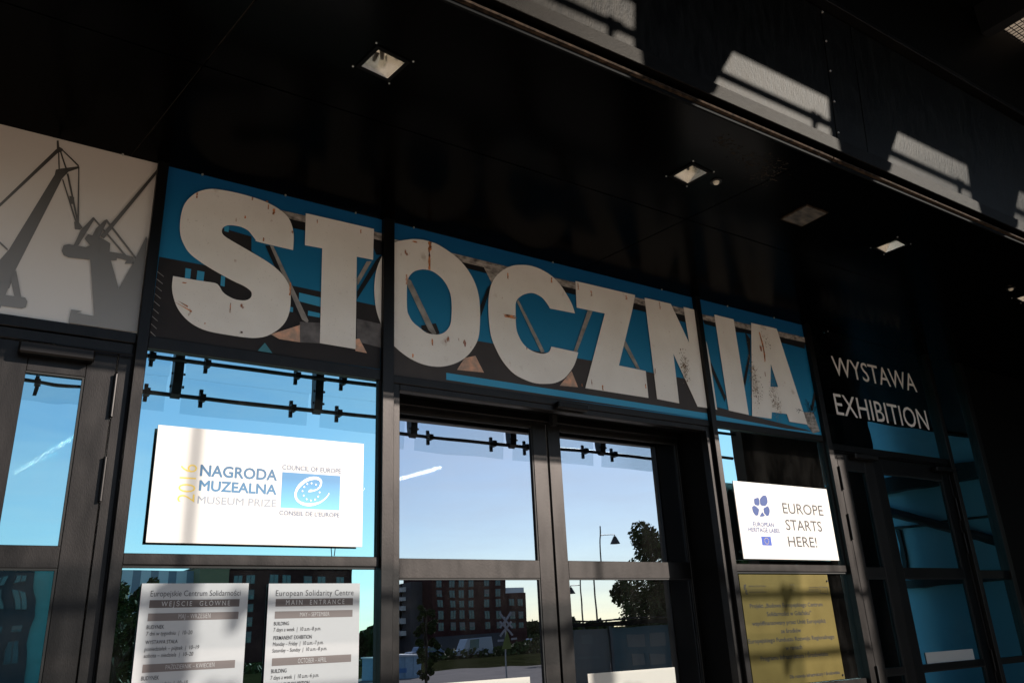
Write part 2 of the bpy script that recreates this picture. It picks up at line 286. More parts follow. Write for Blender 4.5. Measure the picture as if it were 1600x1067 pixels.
# outlines of printed shapes and sign corners, metres (x, z) in the plane of the front
T = {
    'S': [(1.259, 3.686),(1.259, 3.766),(1.249, 3.825),(1.224, 3.877),(1.183, 3.91),(1.121, 3.936),(1.049, 3.95),(0.943, 3.955),(0.863, 3.951),(0.807, 3.943),(0.754, 3.918),(0.713, 3.88),(0.68, 3.824),(0.667, 3.765),(0.665, 3.695),(0.673, 3.635),(0.691, 3.59),(0.721, 3.547),(0.766, 3.515),(0.844, 3.477),(0.946, 3.437),(1.003, 3.42),(1.034, 3.405),(1.05, 3.39),(1.051, 3.366),(1.036, 3.346),(1.008, 3.335),(0.964, 3.335),(0.925, 3.349),(0.902, 3.366),(0.886, 3.39),(0.866, 3.404),(0.818, 3.403),(0.765, 3.401),(0.659, 3.4),(0.659, 3.341),(0.672, 3.285),(0.697, 3.231),(0.737, 3.186),(0.786, 3.155),(0.85, 3.137),(0.946, 3.133),(1.033, 3.134),(1.088, 3.14),(1.143, 3.159),(1.198, 3.202),(1.236, 3.252),(1.256, 3.311),(1.261, 3.375),(1.256, 3.438),(1.242, 3.48),(1.21, 3.524),(1.166, 3.56),(1.106, 3.592),(1.035, 3.621),(0.964, 3.649),(0.906, 3.673),(0.881, 3.689),(0.874, 3.708),(0.88, 3.731),(0.901, 3.748),(0.934, 3.756),(0.974, 3.756),(1.009, 3.744),(1.034, 3.72),(1.053, 3.699),(1.071, 3.69)],
    'T': [(1.321, 3.933),(1.737, 3.938),(1.734, 3.734),(1.633, 3.732),(1.638, 3.165),(1.432, 3.167),(1.425, 3.736),(1.324, 3.732)],
    'Oa': [(1.794, 3.776),(1.771, 3.722),(1.752, 3.648),(1.745, 3.564),(1.75, 3.483),(1.764, 3.405),(1.799, 3.318)],
    'O': [(1.864, 3.878),(1.906, 3.9),(1.957, 3.921),(2.008, 3.937),(2.082, 3.946),(2.156, 3.94),(2.232, 3.913),(2.308, 3.873),(2.369, 3.818),(2.414, 3.753),(2.443, 3.678),(2.455, 3.58),(2.45, 3.449),(2.435, 3.36),(2.399, 3.291),(2.351, 3.232),(2.29, 3.185),(2.216, 3.151),(2.144, 3.135),(2.059, 3.136),(1.976, 3.158),(1.908, 3.194),(1.867, 3.224)],
    'Oh': [(1.953, 3.624),(1.96, 3.661),(1.978, 3.693),(2.006, 3.721),(2.057, 3.744),(2.109, 3.748),(2.153, 3.735),(2.198, 3.704),(2.23, 3.66),(2.248, 3.613),(2.254, 3.542),(2.249, 3.456),(2.239, 3.412),(2.213, 3.372),(2.176, 3.345),(2.133, 3.335),(2.082, 3.336),(2.033, 3.362),(1.991, 3.389),(1.966, 3.425),(1.953, 3.471)],
    'C': [(3.207, 3.668),(3.186, 3.735),(3.146, 3.799),(3.097, 3.861),(3.028, 3.911),(2.941, 3.94),(2.854, 3.947),(2.767, 3.932),(2.698, 3.906),(2.628, 3.856),(2.576, 3.799),(2.541, 3.731),(2.521, 3.637),(2.517, 3.533),(2.524, 3.418),(2.543, 3.35),(2.584, 3.27),(2.629, 3.213),(2.69, 3.165),(2.769, 3.138),(2.851, 3.126),(2.935, 3.134),(3.004, 3.15),(3.076, 3.189),(3.134, 3.249),(3.175, 3.307),(3.209, 3.388),(2.989, 3.395),(2.972, 3.359),(2.933, 3.338),(2.882, 3.333),(2.815, 3.347),(2.768, 3.379),(2.737, 3.425),(2.721, 3.481),(2.722, 3.586),(2.731, 3.663),(2.771, 3.709),(2.824, 3.739),(2.876, 3.75),(2.936, 3.734),(2.977, 3.698),(2.999, 3.665)],
    'Z': [(3.234, 3.914),(3.775, 3.916),(3.732, 3.789),(3.555, 3.347),(3.798, 3.342),(3.797, 3.145),(3.245, 3.145),(3.257, 3.179),(3.472, 3.716),(3.226, 3.714)],
    'N': [(3.866, 3.913),(4.125, 3.915),(4.266, 3.628),(4.255, 3.914),(4.366, 3.913),(4.373, 3.138),(4.268, 3.137),(4.089, 3.516),(4.087, 3.14),(3.878, 3.147)],
    'Na': [(4.451, 3.674),(4.458, 3.644),(4.467, 3.537),(4.469, 3.136),(4.454, 3.139),(4.446, 3.534)],
    'I': [(4.584, 3.912),(4.798, 3.911),(4.806, 3.134),(4.592, 3.144)],
    'A': [(5.003, 3.917),(5.308, 3.92),(5.49, 3.129),(5.274, 3.13),(5.255, 3.19),(5.078, 3.186),(5.061, 3.131),(4.843, 3.13)],
    'Ah': [(5.161, 3.593),(5.204, 3.405),(5.111, 3.397)],
    'ch1': [(1.171, 3.917),(1.79, 3.923),(1.79, 3.875),(1.173, 3.877)],
    'cd1': [(1.173, 3.877),(1.79, 3.875),(1.791, 3.783),(1.757, 3.775),(1.736, 3.826),(1.249, 3.825),(1.176, 3.826)],
    'dg1': [(1.132, 3.686),(1.15, 3.687),(1.365, 3.287),(1.359, 3.273),(1.329, 3.287)],
    'dg1s': [(1.107, 3.679),(1.132, 3.686),(1.329, 3.287),(1.298, 3.313)],
    'dg2': [(1.787, 3.782),(1.795, 3.741),(1.642, 3.469),(1.641, 3.515),(1.751, 3.731)],
    'dg2l': [(1.697, 3.719),(1.728, 3.726),(1.644, 3.554),(1.639, 3.596)],
    'ch2': [(1.863, 3.904),(2.007, 3.906),(2.698, 3.902),(3.238, 3.904),(3.87, 3.9),(4.346, 3.904),(4.337, 3.849),(3.864, 3.851),(3.234, 3.854),(2.695, 3.858),(2.308, 3.858),(1.864, 3.861)],
    'cd2': [(2.308, 3.858),(2.695, 3.858),(3.234, 3.854),(3.864, 3.851),(4.337, 3.849),(4.327, 3.791),(3.857, 3.802),(3.23, 3.811),(2.693, 3.816),(2.338, 3.823)],
    'gus2': [(2.498, 3.855),(2.695, 3.858),(2.583, 3.755),(2.558, 3.747)],
    'dg3': [(1.96, 3.661),(1.98, 3.655),(2.147, 3.343),(2.125, 3.334),(2.093, 3.359),(1.956, 3.618)],
    'dg4': [(2.55, 3.755),(2.522, 3.667),(2.46, 3.508),(2.46, 3.581),(2.516, 3.711)],
    'dg5': [(2.749, 3.682),(2.767, 3.652),(2.934, 3.353),(2.907, 3.34),(2.738, 3.664)],
    'dg6': [(3.323, 3.713),(3.364, 3.713),(3.2, 3.391),(3.173, 3.39)],
    'dg7': [(3.632, 3.55),(3.649, 3.528),(3.749, 3.348),(3.716, 3.351),(3.617, 3.507)],
    'box3': [(2.047, 3.378),(2.145, 3.409),(2.169, 3.351),(2.147, 3.338),(2.05, 3.351)],
    'ch3': [(4.453, 3.891),(4.832, 3.898),(5.663, 3.902),(5.658, 3.857),(4.823, 3.851),(4.454, 3.846)],
    'cd3': [(4.454, 3.846),(4.823, 3.851),(5.658, 3.857),(5.635, 3.798),(5.358, 3.805),(4.914, 3.817),(4.792, 3.806),(4.466, 3.814)],
    'dg8': [(4.466, 3.529),(4.586, 3.251),(4.568, 3.211),(4.459, 3.46)],
    'dg9': [(4.916, 3.822),(4.965, 3.774),(4.933, 3.623),(4.819, 3.363),(4.805, 3.4),(4.92, 3.637),(4.918, 3.782)],
    'dg10': [(5.661, 3.431),(5.665, 3.382),(5.596, 3.257),(5.567, 3.253)],
    'sign1': [(0.584, 4.022),(1.786, 4.03),(1.795, 3.073),(0.583, 3.069)],
    'sign2': [(1.863, 4.017),(4.366, 4.019),(4.388, 3.061),(1.868, 3.039)],
    'sign3': [(4.461, 4.019),(5.669, 4.02),(5.656, 3.058),(4.452, 3.056)],
    'bld1': [(0.586, 3.494),(0.81, 3.496),(0.794, 3.696),(0.874, 3.729),(1.031, 3.717),(1.036, 3.634),(1.254, 3.476),(1.431, 3.473),(1.642, 3.455),(1.797, 3.452),(1.801, 3.071),(0.582, 3.067)],
    'grey1': [(1.644, 3.35),(1.796, 3.344),(1.797, 3.199),(1.647, 3.214)],
    'foot1': [(1.317, 3.272),(1.432, 3.286),(1.434, 3.167),(1.323, 3.155)],
    'rust1': [(1.301, 3.244),(1.318, 3.254),(1.323, 3.155),(1.212, 3.155),(1.165, 3.174)],
    'foot2': [(1.637, 3.225),(1.66, 3.232),(1.706, 3.153),(1.638, 3.155)],
    'tri': [(1.137, 3.122),(1.18, 3.071),(1.103, 3.072)],
    'bld2': [(1.866, 3.347),(2.431, 3.346),(3.324, 3.349),(3.864, 3.339),(4.376, 3.34),(4.388, 3.061),(1.868, 3.039)],
    'bar2': [(2.211, 3.109),(4.364, 3.099),(4.363, 3.059),(2.21, 3.066)],
    'foot3': [(2.336, 3.219),(2.412, 3.244),(2.469, 3.145),(2.282, 3.136)],
    'foot4': [(3.143, 3.25),(3.186, 3.145),(3.037, 3.136)],
    'bld3': [(4.398, 3.162),(5.472, 3.087),(5.656, 3.058),(4.452, 3.056),(4.458, 3.161)],
    'bar3': [(4.451, 3.095),(5.225, 3.071),(5.649, 3.076),(5.656, 3.058),(4.452, 3.056)],
    'roof3': [(5.259, 3.206),(5.598, 3.244),(5.64, 3.088),(5.549, 3.063),(5.49, 3.129),(5.274, 3.13)],
    'crane': [(-0.176, 4.026),(0.525, 4.025),(0.516, 3.074),(-0.035, 3.075)],
    'jibA': [(-0.117, 3.6),(0.07, 3.958),(0.085, 3.95),(-0.115, 3.581)],
    'boomA': [(0.082, 3.845),(0.1, 3.856),(0.175, 3.892),(0.178, 3.882),(0.136, 3.849),(0.114, 3.804),(-0.007, 3.29),(-0.018, 3.197),(-0.057, 3.19),(-0.076, 3.321),(-0.046, 3.385),(0.081, 3.817)],
    'mastA': [(0.065, 4.004),(0.073, 4.007),(0.08, 3.974),(0.097, 3.966),(0.092, 3.945),(0.074, 3.942)],
    'w1': [(0.078, 3.947),(0.083, 3.949),(0.098, 3.853),(0.093, 3.851)],
    'w2': [(0.085, 3.95),(0.09, 3.954),(0.134, 3.848),(0.128, 3.844)],
    'w3': [(0.092, 3.958),(0.096, 3.963),(0.176, 3.897),(0.174, 3.889)],
    'w4': [(0.174, 3.889),(0.178, 3.89),(0.214, 3.593),(0.206, 3.591)],
    'w5': [(0.115, 3.798),(0.119, 3.802),(0.209, 3.58),(0.203, 3.575)],
    'w6': [(0.13, 3.834),(0.137, 3.839),(0.212, 3.593),(0.205, 3.588)],
    'cab6': [(0.156, 3.72),(0.177, 3.718),(0.181, 3.681),(0.164, 3.677)],
    'hook6': [(0.193, 3.588),(0.212, 3.593),(0.232, 3.567),(0.222, 3.552),(0.201, 3.549)],
    'legA': [(-0.06, 3.211),(-0.022, 3.219),(-0.005, 3.291),(0.033, 3.163),(0.018, 3.127),(-0.016, 3.232),(-0.038, 3.094),(-0.042, 3.093)],
    'cylA': [(-0.035, 3.161),(0.049, 3.163),(0.06, 3.146),(0.057, 3.117),(0.043, 3.108),(-0.036, 3.107),(-0.041, 3.132)],
    'wireL': [(-0.088, 3.416),(-0.05, 3.384),(-0.051, 3.376),(-0.089, 3.406)],
    'jibB': [(0.526, 3.967),(0.529, 3.938),(0.329, 3.529),(0.313, 3.541)],
    'frB1': [(0.268, 3.63),(0.276, 3.619),(0.227, 3.471),(0.205, 3.456),(0.225, 3.547)],
    'frB2': [(0.267, 3.626),(0.272, 3.633),(0.435, 3.467),(0.429, 3.46)],
    'frB3': [(0.323, 3.631),(0.332, 3.621),(0.302, 3.504),(0.275, 3.522),(0.289, 3.575)],
    'frB4': [(0.323, 3.628),(0.33, 3.636),(0.483, 3.462),(0.476, 3.456)],
    'bodyB': [(0.247, 3.509),(0.259, 3.536),(0.324, 3.528),(0.359, 3.511),(0.362, 3.466),(0.402, 3.468),(0.491, 3.461),(0.501, 3.414),(0.434, 3.411),(0.441, 3.438),(0.397, 3.44),(0.397, 3.428),(0.372, 3.422),(0.423, 3.282),(0.462, 3.405),(0.487, 3.498),(0.523, 3.608),(0.516, 3.074),(0.234, 3.074),(0.237, 3.14),(0.283, 3.14),(0.261, 3.127),(0.335, 3.124),(0.284, 3.405),(0.193, 3.396),(0.172, 3.403),(0.161, 3.424),(0.165, 3.453),(0.185, 3.464),(0.257, 3.466),(0.275, 3.479)],
    'prize': [(0.662, 2.63),(1.689, 2.629),(1.687, 2.092),(0.659, 2.097)],
    't2016': [(0.785, 2.277),(0.858, 2.28),(0.843, 2.458),(0.769, 2.452)],
    'nagroda': [(0.867, 2.403),(1.231, 2.407),(0.864, 2.454)],
    'muzealna': [(0.868, 2.336),(1.232, 2.337),(0.867, 2.382)],
    'museum': [(0.866, 2.278),(1.235, 2.273),(0.864, 2.312)],
    'council': [(1.256, 2.46),(1.563, 2.465),(1.255, 2.483)],
    'conseil': [(1.253, 2.239),(1.561, 2.239),(1.253, 2.259)],
    'flagrect': [(1.257, 2.449),(1.561, 2.45),(1.56, 2.274),(1.257, 2.274)],
    'wire': [(1.55, 2.09),(1.549, 2.045)],
    'e': [(1.391, 2.358),(1.397, 2.366),(1.405, 2.37),(1.42, 2.37),(1.434, 2.374),(1.445, 2.382),(1.451, 2.393),(1.453, 2.408),(1.448, 2.418),(1.434, 2.422),(1.418, 2.421),(1.399, 2.416),(1.381, 2.407),(1.359, 2.389),(1.342, 2.368),(1.334, 2.348),(1.336, 2.329),(1.348, 2.313),(1.367, 2.305),(1.389, 2.301),(1.411, 2.302),(1.437, 2.307),(1.459, 2.315),(1.481, 2.331),(1.494, 2.346),(1.5, 2.359),(1.504, 2.356),(1.498, 2.344),(1.482, 2.325),(1.46, 2.307),(1.437, 2.296),(1.412, 2.289),(1.386, 2.288),(1.36, 2.294),(1.337, 2.308),(1.326, 2.325),(1.323, 2.346),(1.329, 2.369),(1.344, 2.394),(1.369, 2.417),(1.395, 2.431),(1.417, 2.436),(1.44, 2.435),(1.457, 2.426),(1.463, 2.412),(1.46, 2.393),(1.452, 2.38),(1.435, 2.368),(1.416, 2.361),(1.401, 2.358)],
    'stars': [(1.408, 2.402),(1.431, 2.397),(1.446, 2.381),(1.452, 2.359),(1.445, 2.337),(1.43, 2.321),(1.408, 2.316),(1.386, 2.321),(1.37, 2.338),(1.363, 2.36),(1.371, 2.381),(1.386, 2.397)],
    'heritage': [(4.501, 2.615),(5.554, 2.608),(5.552, 2.065),(4.508, 2.079)],
    'pet1': [(4.697, 2.488),(4.71, 2.497),(4.747, 2.505),(4.754, 2.486),(4.748, 2.453),(4.731, 2.445),(4.7, 2.451),(4.695, 2.462)],
    'pet2': [(4.767, 2.5),(4.804, 2.524),(4.832, 2.523),(4.841, 2.507),(4.84, 2.474),(4.815, 2.451),(4.795, 2.447),(4.768, 2.448),(4.756, 2.459),(4.759, 2.486)],
    'pet3': [(4.665, 2.433),(4.683, 2.443),(4.706, 2.441),(4.737, 2.419),(4.719, 2.379),(4.699, 2.373),(4.684, 2.378),(4.666, 2.402)],
    'pet4': [(4.784, 2.429),(4.836, 2.449),(4.849, 2.428),(4.846, 2.404),(4.828, 2.379),(4.807, 2.375),(4.783, 2.396)],
    'pet5': [(4.766, 2.404),(4.79, 2.376),(4.761, 2.369),(4.73, 2.369)],
    'european': [(4.651, 2.297),(4.87, 2.3),(4.657, 2.326)],
    'herlabel': [(4.593, 2.259),(4.929, 2.259),(4.601, 2.288)],
    'flagE': [(4.717, 2.228),(4.817, 2.23),(4.814, 2.167),(4.713, 2.167)],
    'europe': [(4.997, 2.405),(5.46, 2.402),(5.004, 2.48)],
    'starts': [(5.001, 2.284),(5.412, 2.282),(5.004, 2.358)],
    'here': [(4.999, 2.165),(5.321, 2.164),(5.001, 2.237)],
    'plaque': [(4.44, 1.967),(5.418, 1.944),(5.401, 1.252),(4.415, 1.275)],
    'L1': [(4.52, 1.753),(5.292, 1.746),(4.522, 1.779)],
    'L2': [(4.679, 1.696),(5.151, 1.691),(4.681, 1.723)],
    'L3': [(4.518, 1.643),(5.293, 1.63),(4.519, 1.669)],
    'L4': [(4.797, 1.582),(5.007, 1.579),(4.8, 1.608)],
    'L5': [(4.456, 1.532),(5.362, 1.52),(4.456, 1.558)],
    'L6': [(4.818, 1.472),(4.991, 1.469),(4.82, 1.499)],
    'L7': [(4.553, 1.419),(5.26, 1.41),(4.553, 1.446)],
    'L8': [(4.818, 1.294),(5.355, 1.286),(4.818, 1.314)],
    'logo1': [(4.486, 1.906),(4.515, 1.835)],
    'la': [(4.537, 1.886),(4.71, 1.885),(4.538, 1.897)],
    'lb': [(4.538, 1.863),(4.684, 1.861),(4.539, 1.876)],
    'lc': [(4.536, 1.848),(4.708, 1.849),(4.536, 1.856)],
    'ma': [(4.882, 1.886),(4.945, 1.886),(4.884, 1.899)],
    'mb': [(4.88, 1.867),(4.946, 1.866),(4.88, 1.875)],
    'mc': [(4.875, 1.847),(4.948, 1.847),(4.876, 1.855)],
    'ra': [(5.17, 1.876),(5.281, 1.876),(5.17, 1.883)],
    'rb': [(5.165, 1.86),(5.276, 1.86),(5.166, 1.868)],
    'rc': [(5.138, 1.847),(5.275, 1.847),(5.139, 1.854)],
    'flagP': [(5.294, 1.886),(5.383, 1.881),(5.378, 1.833),(5.289, 1.837)],
    'pin1': [(5.389, 1.925)],
    'pin2': [(5.384, 1.28)],
    'plq2': [(5.427, 1.393),(5.633, 1.383),(5.616, 1.255),(5.415, 1.251)],
    'post1': [(0.666, 1.921),(1.133, 1.919),(1.133, 1.359),(0.673, 1.395)],
    'post2': [(1.228, 1.921),(1.688, 1.914),(1.693, 1.314),(1.228, 1.351)],
    'p1a': [(0.707, 1.851),(1.097, 1.85),(1.095, 1.817),(0.707, 1.818)],
    'p1b': [(0.706, 1.795),(1.095, 1.795),(1.095, 1.762),(0.707, 1.764)],
    'p1c': [(0.706, 1.589),(1.095, 1.587),(1.093, 1.553),(0.706, 1.557)],
    'p2a': [(1.265, 1.85),(1.655, 1.847),(1.653, 1.812),(1.265, 1.817)],
    'p2b': [(1.264, 1.794),(1.654, 1.791),(1.652, 1.758),(1.264, 1.762)],
    'p2c': [(1.262, 1.59),(1.651, 1.583),(1.65, 1.55),(1.262, 1.556)],
    'a0': [(0.708, 1.866),(1.098, 1.866),(0.706, 1.89)],
    'a1': [(0.757, 1.825),(1.053, 1.823),(0.755, 1.845)],
    'a2': [(0.833, 1.771),(0.97, 1.771),(0.832, 1.79)],
    'a3': [(0.706, 1.731),(0.777, 1.73),(0.705, 1.747)],
    'a4': [(0.707, 1.705),(0.898, 1.703),(0.706, 1.721)],
    'a5': [(0.707, 1.67),(0.839, 1.668),(0.706, 1.685)],
    'a6': [(0.706, 1.642),(0.932, 1.641),(0.706, 1.658)],
    'a7': [(0.706, 1.615),(0.909, 1.614),(0.705, 1.631)],
    'a8': [(0.799, 1.565),(1.004, 1.563),(0.798, 1.582)],
    'a9': [(0.705, 1.525),(0.776, 1.525),(0.704, 1.541)],
    'a10': [(0.707, 1.502),(0.896, 1.499),(0.706, 1.517)],
    'b0': [(1.264, 1.864),(1.656, 1.86),(1.263, 1.89)],
    'b1': [(1.315, 1.823),(1.609, 1.82),(1.314, 1.844)],
    'b2': [(1.386, 1.768),(1.533, 1.767),(1.385, 1.786)],
    'b3': [(1.262, 1.73),(1.334, 1.73),(1.262, 1.746)],
    'b4': [(1.262, 1.704),(1.492, 1.701),(1.262, 1.721)],
    'b5': [(1.263, 1.667),(1.448, 1.665),(1.262, 1.684)],
    'b6': [(1.262, 1.641),(1.507, 1.637),(1.262, 1.658)],
    'b7': [(1.261, 1.614),(1.526, 1.609),(1.261, 1.63)],
    'b8': [(1.385, 1.561),(1.525, 1.558),(1.384, 1.581)],
    'b9': [(1.261, 1.523),(1.333, 1.522),(1.261, 1.54)],
    'b10': [(1.26, 1.498),(1.49, 1.491),(1.26, 1.515)],
    'b11': [(1.261, 1.462),(1.445, 1.46),(1.261, 1.481)],
    'wyst': [(6.063, 3.624),(7.232, 3.62),(5.994, 3.796)],
    'exhi': [(5.923, 3.265),(7.291, 3.267),(5.928, 3.45)],
    'stickerL': [(2.256, 1.415),(2.889, 1.41)],
    'stickerR': [(3.322, 1.405),(4.056, 1.401),(4.203, 1.401),(4.191, 1.295)],
    'st3': [(6.5, 1.384),(7.182, 1.379),(7.176, 1.28),(6.487, 1.281)],
    'leaf': [(3.003, 2.908),(3.107, 2.918),(3.128, 2.921),(3.224, 2.93),(2.996, 2.079),(3.169, 2.081),(3.223, 2.069),(2.993, 1.971),(3.214, 1.964),(2.046, 2.965)],
    'sensor': [(2.985, 2.983),(3.238, 3.013),(3.232, 2.952)],
}
WIN = [
    [(0.887, 3.746),(0.91, 3.748),(0.91, 3.713),(0.888, 3.714)],
    [(0.715, 3.459),(0.742, 3.459),(0.742, 3.405),(0.716, 3.404)],
    [(0.773, 3.458),(0.808, 3.458),(0.807, 3.405),(0.772, 3.405)],
    [(0.891, 3.455),(0.912, 3.455),(0.913, 3.397),(0.892, 3.399)],
    [(1.307, 3.442),(1.432, 3.437),(1.432, 3.382),(1.307, 3.392)],
    [(1.26, 3.35),(1.278, 3.349),(1.278, 3.322),(1.259, 3.322)],
    [(1.362, 3.346),(1.43, 3.343),(1.429, 3.318),(1.361, 3.318)]]

# ------------------------------------------------------------------ ground and large structure
def struct(o): o['kind'] = 'structure'; return o
G_PAVE = mat('granite_paving', (0.34, 0.295, 0.25), 0.9, 0, 0.1, var=0.18, scale=0.8, bump=0.2, bscale=5)
G_GRASS = mat('dry_grass', (0.012, 0.014, 0.006), 1.0, 0, 0.0, var=0.5, scale=0.35, bump=0.6, bscale=6)
G_PATH = mat('pale_path', (0.15, 0.14, 0.138), 1.0, 0, 0.0, var=0.12, scale=0.6)
G_ROAD = mat('asphalt', (0.05, 0.05, 0.052), 1.0, 0, 0.0, var=0.2, scale=2)
struct(box('ground', -420, 520, -700, 60, -0.5, 0.0, G_GRASS))
struct(box('plaza_paving', -25, 40, -16, 0.6, 0.0, 0.02, G_PAVE))
pathbm = bmesh.new(); pv = [pathbm.verts.new(p) for p in ((14, -22, 0.006), (60, -36, 0.006), (74, -52, 0.006), (22, -46, 0.006), (10, -34, 0.006))]; pathbm.faces.new(pv)
struct(bobj('path', pathbm, G_PATH))
struct(box('road', -200, 300, -112, -98, 0.0, 0.012, G_ROAD))

INT = mat('dark_interior_plaster', (0.02, 0.019, 0.018), 0.8, 0, 0.2)
struct(box('interior_floor', -12, 16, 0.6, 16, -0.02, 0.02, INT))
struct(box('interior_back_wall', -12, 16, 16, 16.2, 0, 4.0, INT))
struct(box('interior_ceiling', -12, 16, 0.35, 16.2, 4.06, 4.2, INT))
struct(box('interior_side_wall', -12.2, -12, 0.1, 16.2, 0, 4.06, INT))
struct(box('interior_side_wall', 16, 16.2, 0.1, 16.2, 0, 4.06, INT))
for (a, b, zt, n) in (((0.33, 6.33), (0.95, 3.05), 3.6, 0), ((3.95, 8.08), (4.58, 4.48), 3.6, 1)):
    lm = empty('ceiling_tube_light', (a[0], a[1], zt), ['slanting lit tube seen through the glass door below the crane picture', 'short lit tube seen through the upper left glass of the double door'][n], 'tube light', 'tube lights inside the hall')
    tube('tube', (a[0], a[1], zt), (b[0], b[1], zt), 0.020, TUBE, lm)
    for t in (0.2, 0.8):
        p = (a[0] + (b[0] - a[0]) * t, a[1] + (b[1] - a[1]) * t)
        tube('suspension_wire', (p[0], p[1], zt + 0.034), (p[0], p[1], 4.06), 0.006, GASKET, lm, 6)

bld = empty('upper_building', (0, -1.7, 4.3), 'black windowless upper storeys above the entrance canopy', 'building')
box('wall', -24, 24, -1.74, 18, 4.24, 12, BLACK, bld)
box('side_wall', -24, -12.3, -1.0, 18, 0.0, 4.2, CORTEN, bld)
box('side_wall', 16.3, 24, -1.0, 18, 0.0, 4.2, CORTEN, bld)

# soffit: big dark panels with open joints and cut-outs for the lamps
sof = empty('entrance_soffit', (3, -0.9, 4.02), 'glossy black panelled ceiling over the entrance with downlights in it', 'ceiling')
xb = [-8.6, -5.6, -2.6, 0.40, 3.30, 6.30, 9.3, 12.3]
LAMPS = ((1.214, -1.284, 0.136, 0.136, 8.5), (3.082, -1.286, 0.130, 0.136, 7.0), (4.971, -1.288, 0.127, 0.136, 6.0), (6.86, -1.28, 0.13, 0.14, 6.0))
def joint_line(i, y): return xb[i] + (-y) * 0.163
for r, (y0, y1) in enumerate(((-1.79, -0.889), (-0.881, 0.32))):
    for i in range(len(xb) - 1):
        g = 0.004
        pts = [(joint_line(i, y0) + g, y0), (joint_line(i + 1, y0) - g, y0), (joint_line(i + 1, y1) - g, y1), (joint_line(i, y1) + g, y1)]
        cu = bpy.data.curves.new('ceiling_panel', 'CURVE'); cu.dimensions = '2D'; cu.fill_mode = 'BOTH'; cu.extrude = 0.006
        loops = [pts]
        if r == 0:
            for (cx, cy, w, d, a) in LAMPS:
                if joint_line(i, cy) < cx < joint_line(i + 1, cy):
                    ca, sa = math.cos(rad(a)), math.sin(rad(a)); h = 0.004
                    loops.append([(cx + ca * u - sa * v, cy + sa * u + ca * v) for u, v in ((-w / 2 - h, -d / 2 - h), (w / 2 + h, -d / 2 - h), (w / 2 + h, d / 2 + h), (-w / 2 - h, d / 2 + h))])
        for lp in loops:
            s = cu.splines.new('POLY'); s.points.add(len(lp) - 1); s.use_cyclic_u = True
            for k, (x, y) in enumerate(lp): s.points[k].co = (x, y, 0, 1)
        o = bpy.data.objects.new('ceiling_panel', cu); COL.objects.link(o); me = bpy.data.meshes.new_from_object(o); bpy.data.objects.remove(o)
        me.transform(Matrix.Translation((0, 0, 4.026))); link_mesh('ceiling_panel', me, SOFFIT, sof)
st = bmesh.new(); r5 = random.Random(21)  # smudge specks, coloured to paint the faint sun patch thrown onto the ceiling
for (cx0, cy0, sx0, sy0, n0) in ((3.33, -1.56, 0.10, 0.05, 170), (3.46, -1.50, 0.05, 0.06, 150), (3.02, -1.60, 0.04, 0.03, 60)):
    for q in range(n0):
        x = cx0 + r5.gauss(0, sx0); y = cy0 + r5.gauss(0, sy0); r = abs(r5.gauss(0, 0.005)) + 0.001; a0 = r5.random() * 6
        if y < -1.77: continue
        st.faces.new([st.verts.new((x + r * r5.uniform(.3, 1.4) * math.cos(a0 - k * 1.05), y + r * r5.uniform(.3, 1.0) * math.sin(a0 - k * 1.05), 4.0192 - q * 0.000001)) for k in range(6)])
bobj('sun_patch_smudge', st, mat('painted_sun_patch_smudge', (0.014, 0.011, 0.0085), 0.8, 0, 0.1, var=0.6, scale=40), sof)['kind'] = 'stuff'
box('joint_backing', -9, 12.4, -0.92, -0.85, 4.034, 4.05, SEAMM, sof)
for i in range(1, len(xb) - 1):
    bm = bmesh.new(); v = [bm.verts.new((joint_line(i, y) + s, y, z)) for z in (4.034, 4.045) for (s, y) in ((-.03, -1.78), (.03, -1.78), (.03, .31), (-.03, .31))]
    for f in ((0, 1, 2, 3), (7, 6, 5, 4), (0, 4, 5, 1), (1, 5, 6, 2), (2, 6, 7, 3), (3, 7, 4, 0)): bm.faces.new([v[k] for k in f])
    bobj('joint_backing', bm, SEAMM, sof)

fas = empty('canopy_fascia', (3, -1.8, 4.0), 'long dark steel fascia above the entrance with sun patches on its lower half', 'fascia')
def fpanel(x0, x1, lean=0.0):
    bm = bmesh.new(); v = []
    for y_ in (0, 1):
        for (x, z) in ((x0, 4.14), (x1, 4.14), (x1 + lean, 5.02), (x0 + lean, 5.02)):
            yy = -1.80 - 0.07 * (z - 4.14) / 0.88 + (0.03 if y_ else 0)
            v.append(bm.verts.new((x, yy, z)))
    bm.faces.new(v[:4]); bm.faces.new(v[4:][::-1])
    for k in range(4): bm.faces.new([v[k], v[(k + 1) % 4], v[4 + (k + 1) % 4], v[4 + k]])
    return bobj('steel_panel', bm, STEEL, fas, 0.002)
edges = [-9.0, -4.8, -0.55, 3.735, 4.02, 7.9, 12.2]
for i in range(len(edges) - 1): fpanel(edges[i] + 0.003, edges[i + 1] - 0.003)
for x in (3.735,):
    for k in range(5):
        z = 4.2 + k * 0.2; bm = bmesh.new(); yy = -1.80 - 0.07 * (z - 4.14) / 0.88
        cyl(bm, (x + 0.016, yy + 0.002, z), (x + 0.016, yy - 0.006, z), 0.006, 8); bobj('rivet', bm, SCREW, fas)
box('drip_flashing', -9, 12.2, -1.825, -1.775, 4.05, 4.137, STEELF, fas, 0.003)
box('shadow_gap', -9, 12.2, -1.772, -1.76, 3.998, 4.05, BLACK, fas)
box('edge_trim', -9, 3.64, -1.812, -1.793, 3.994, 4.006, RUSTT, fas)
box('edge_trim', 3.65, 12.2, -1.812, -1.793, 3.994, 4.006, RUSTT, fas)
box('ledge', -9, 12.2, -1.93, -1.78, 5.025, 5.06, FRAMED, fas, 0.003)
box('upper_panel', -9, 12.2, -1.86, -1.80, 5.062, 5.94, BLACK, fas)

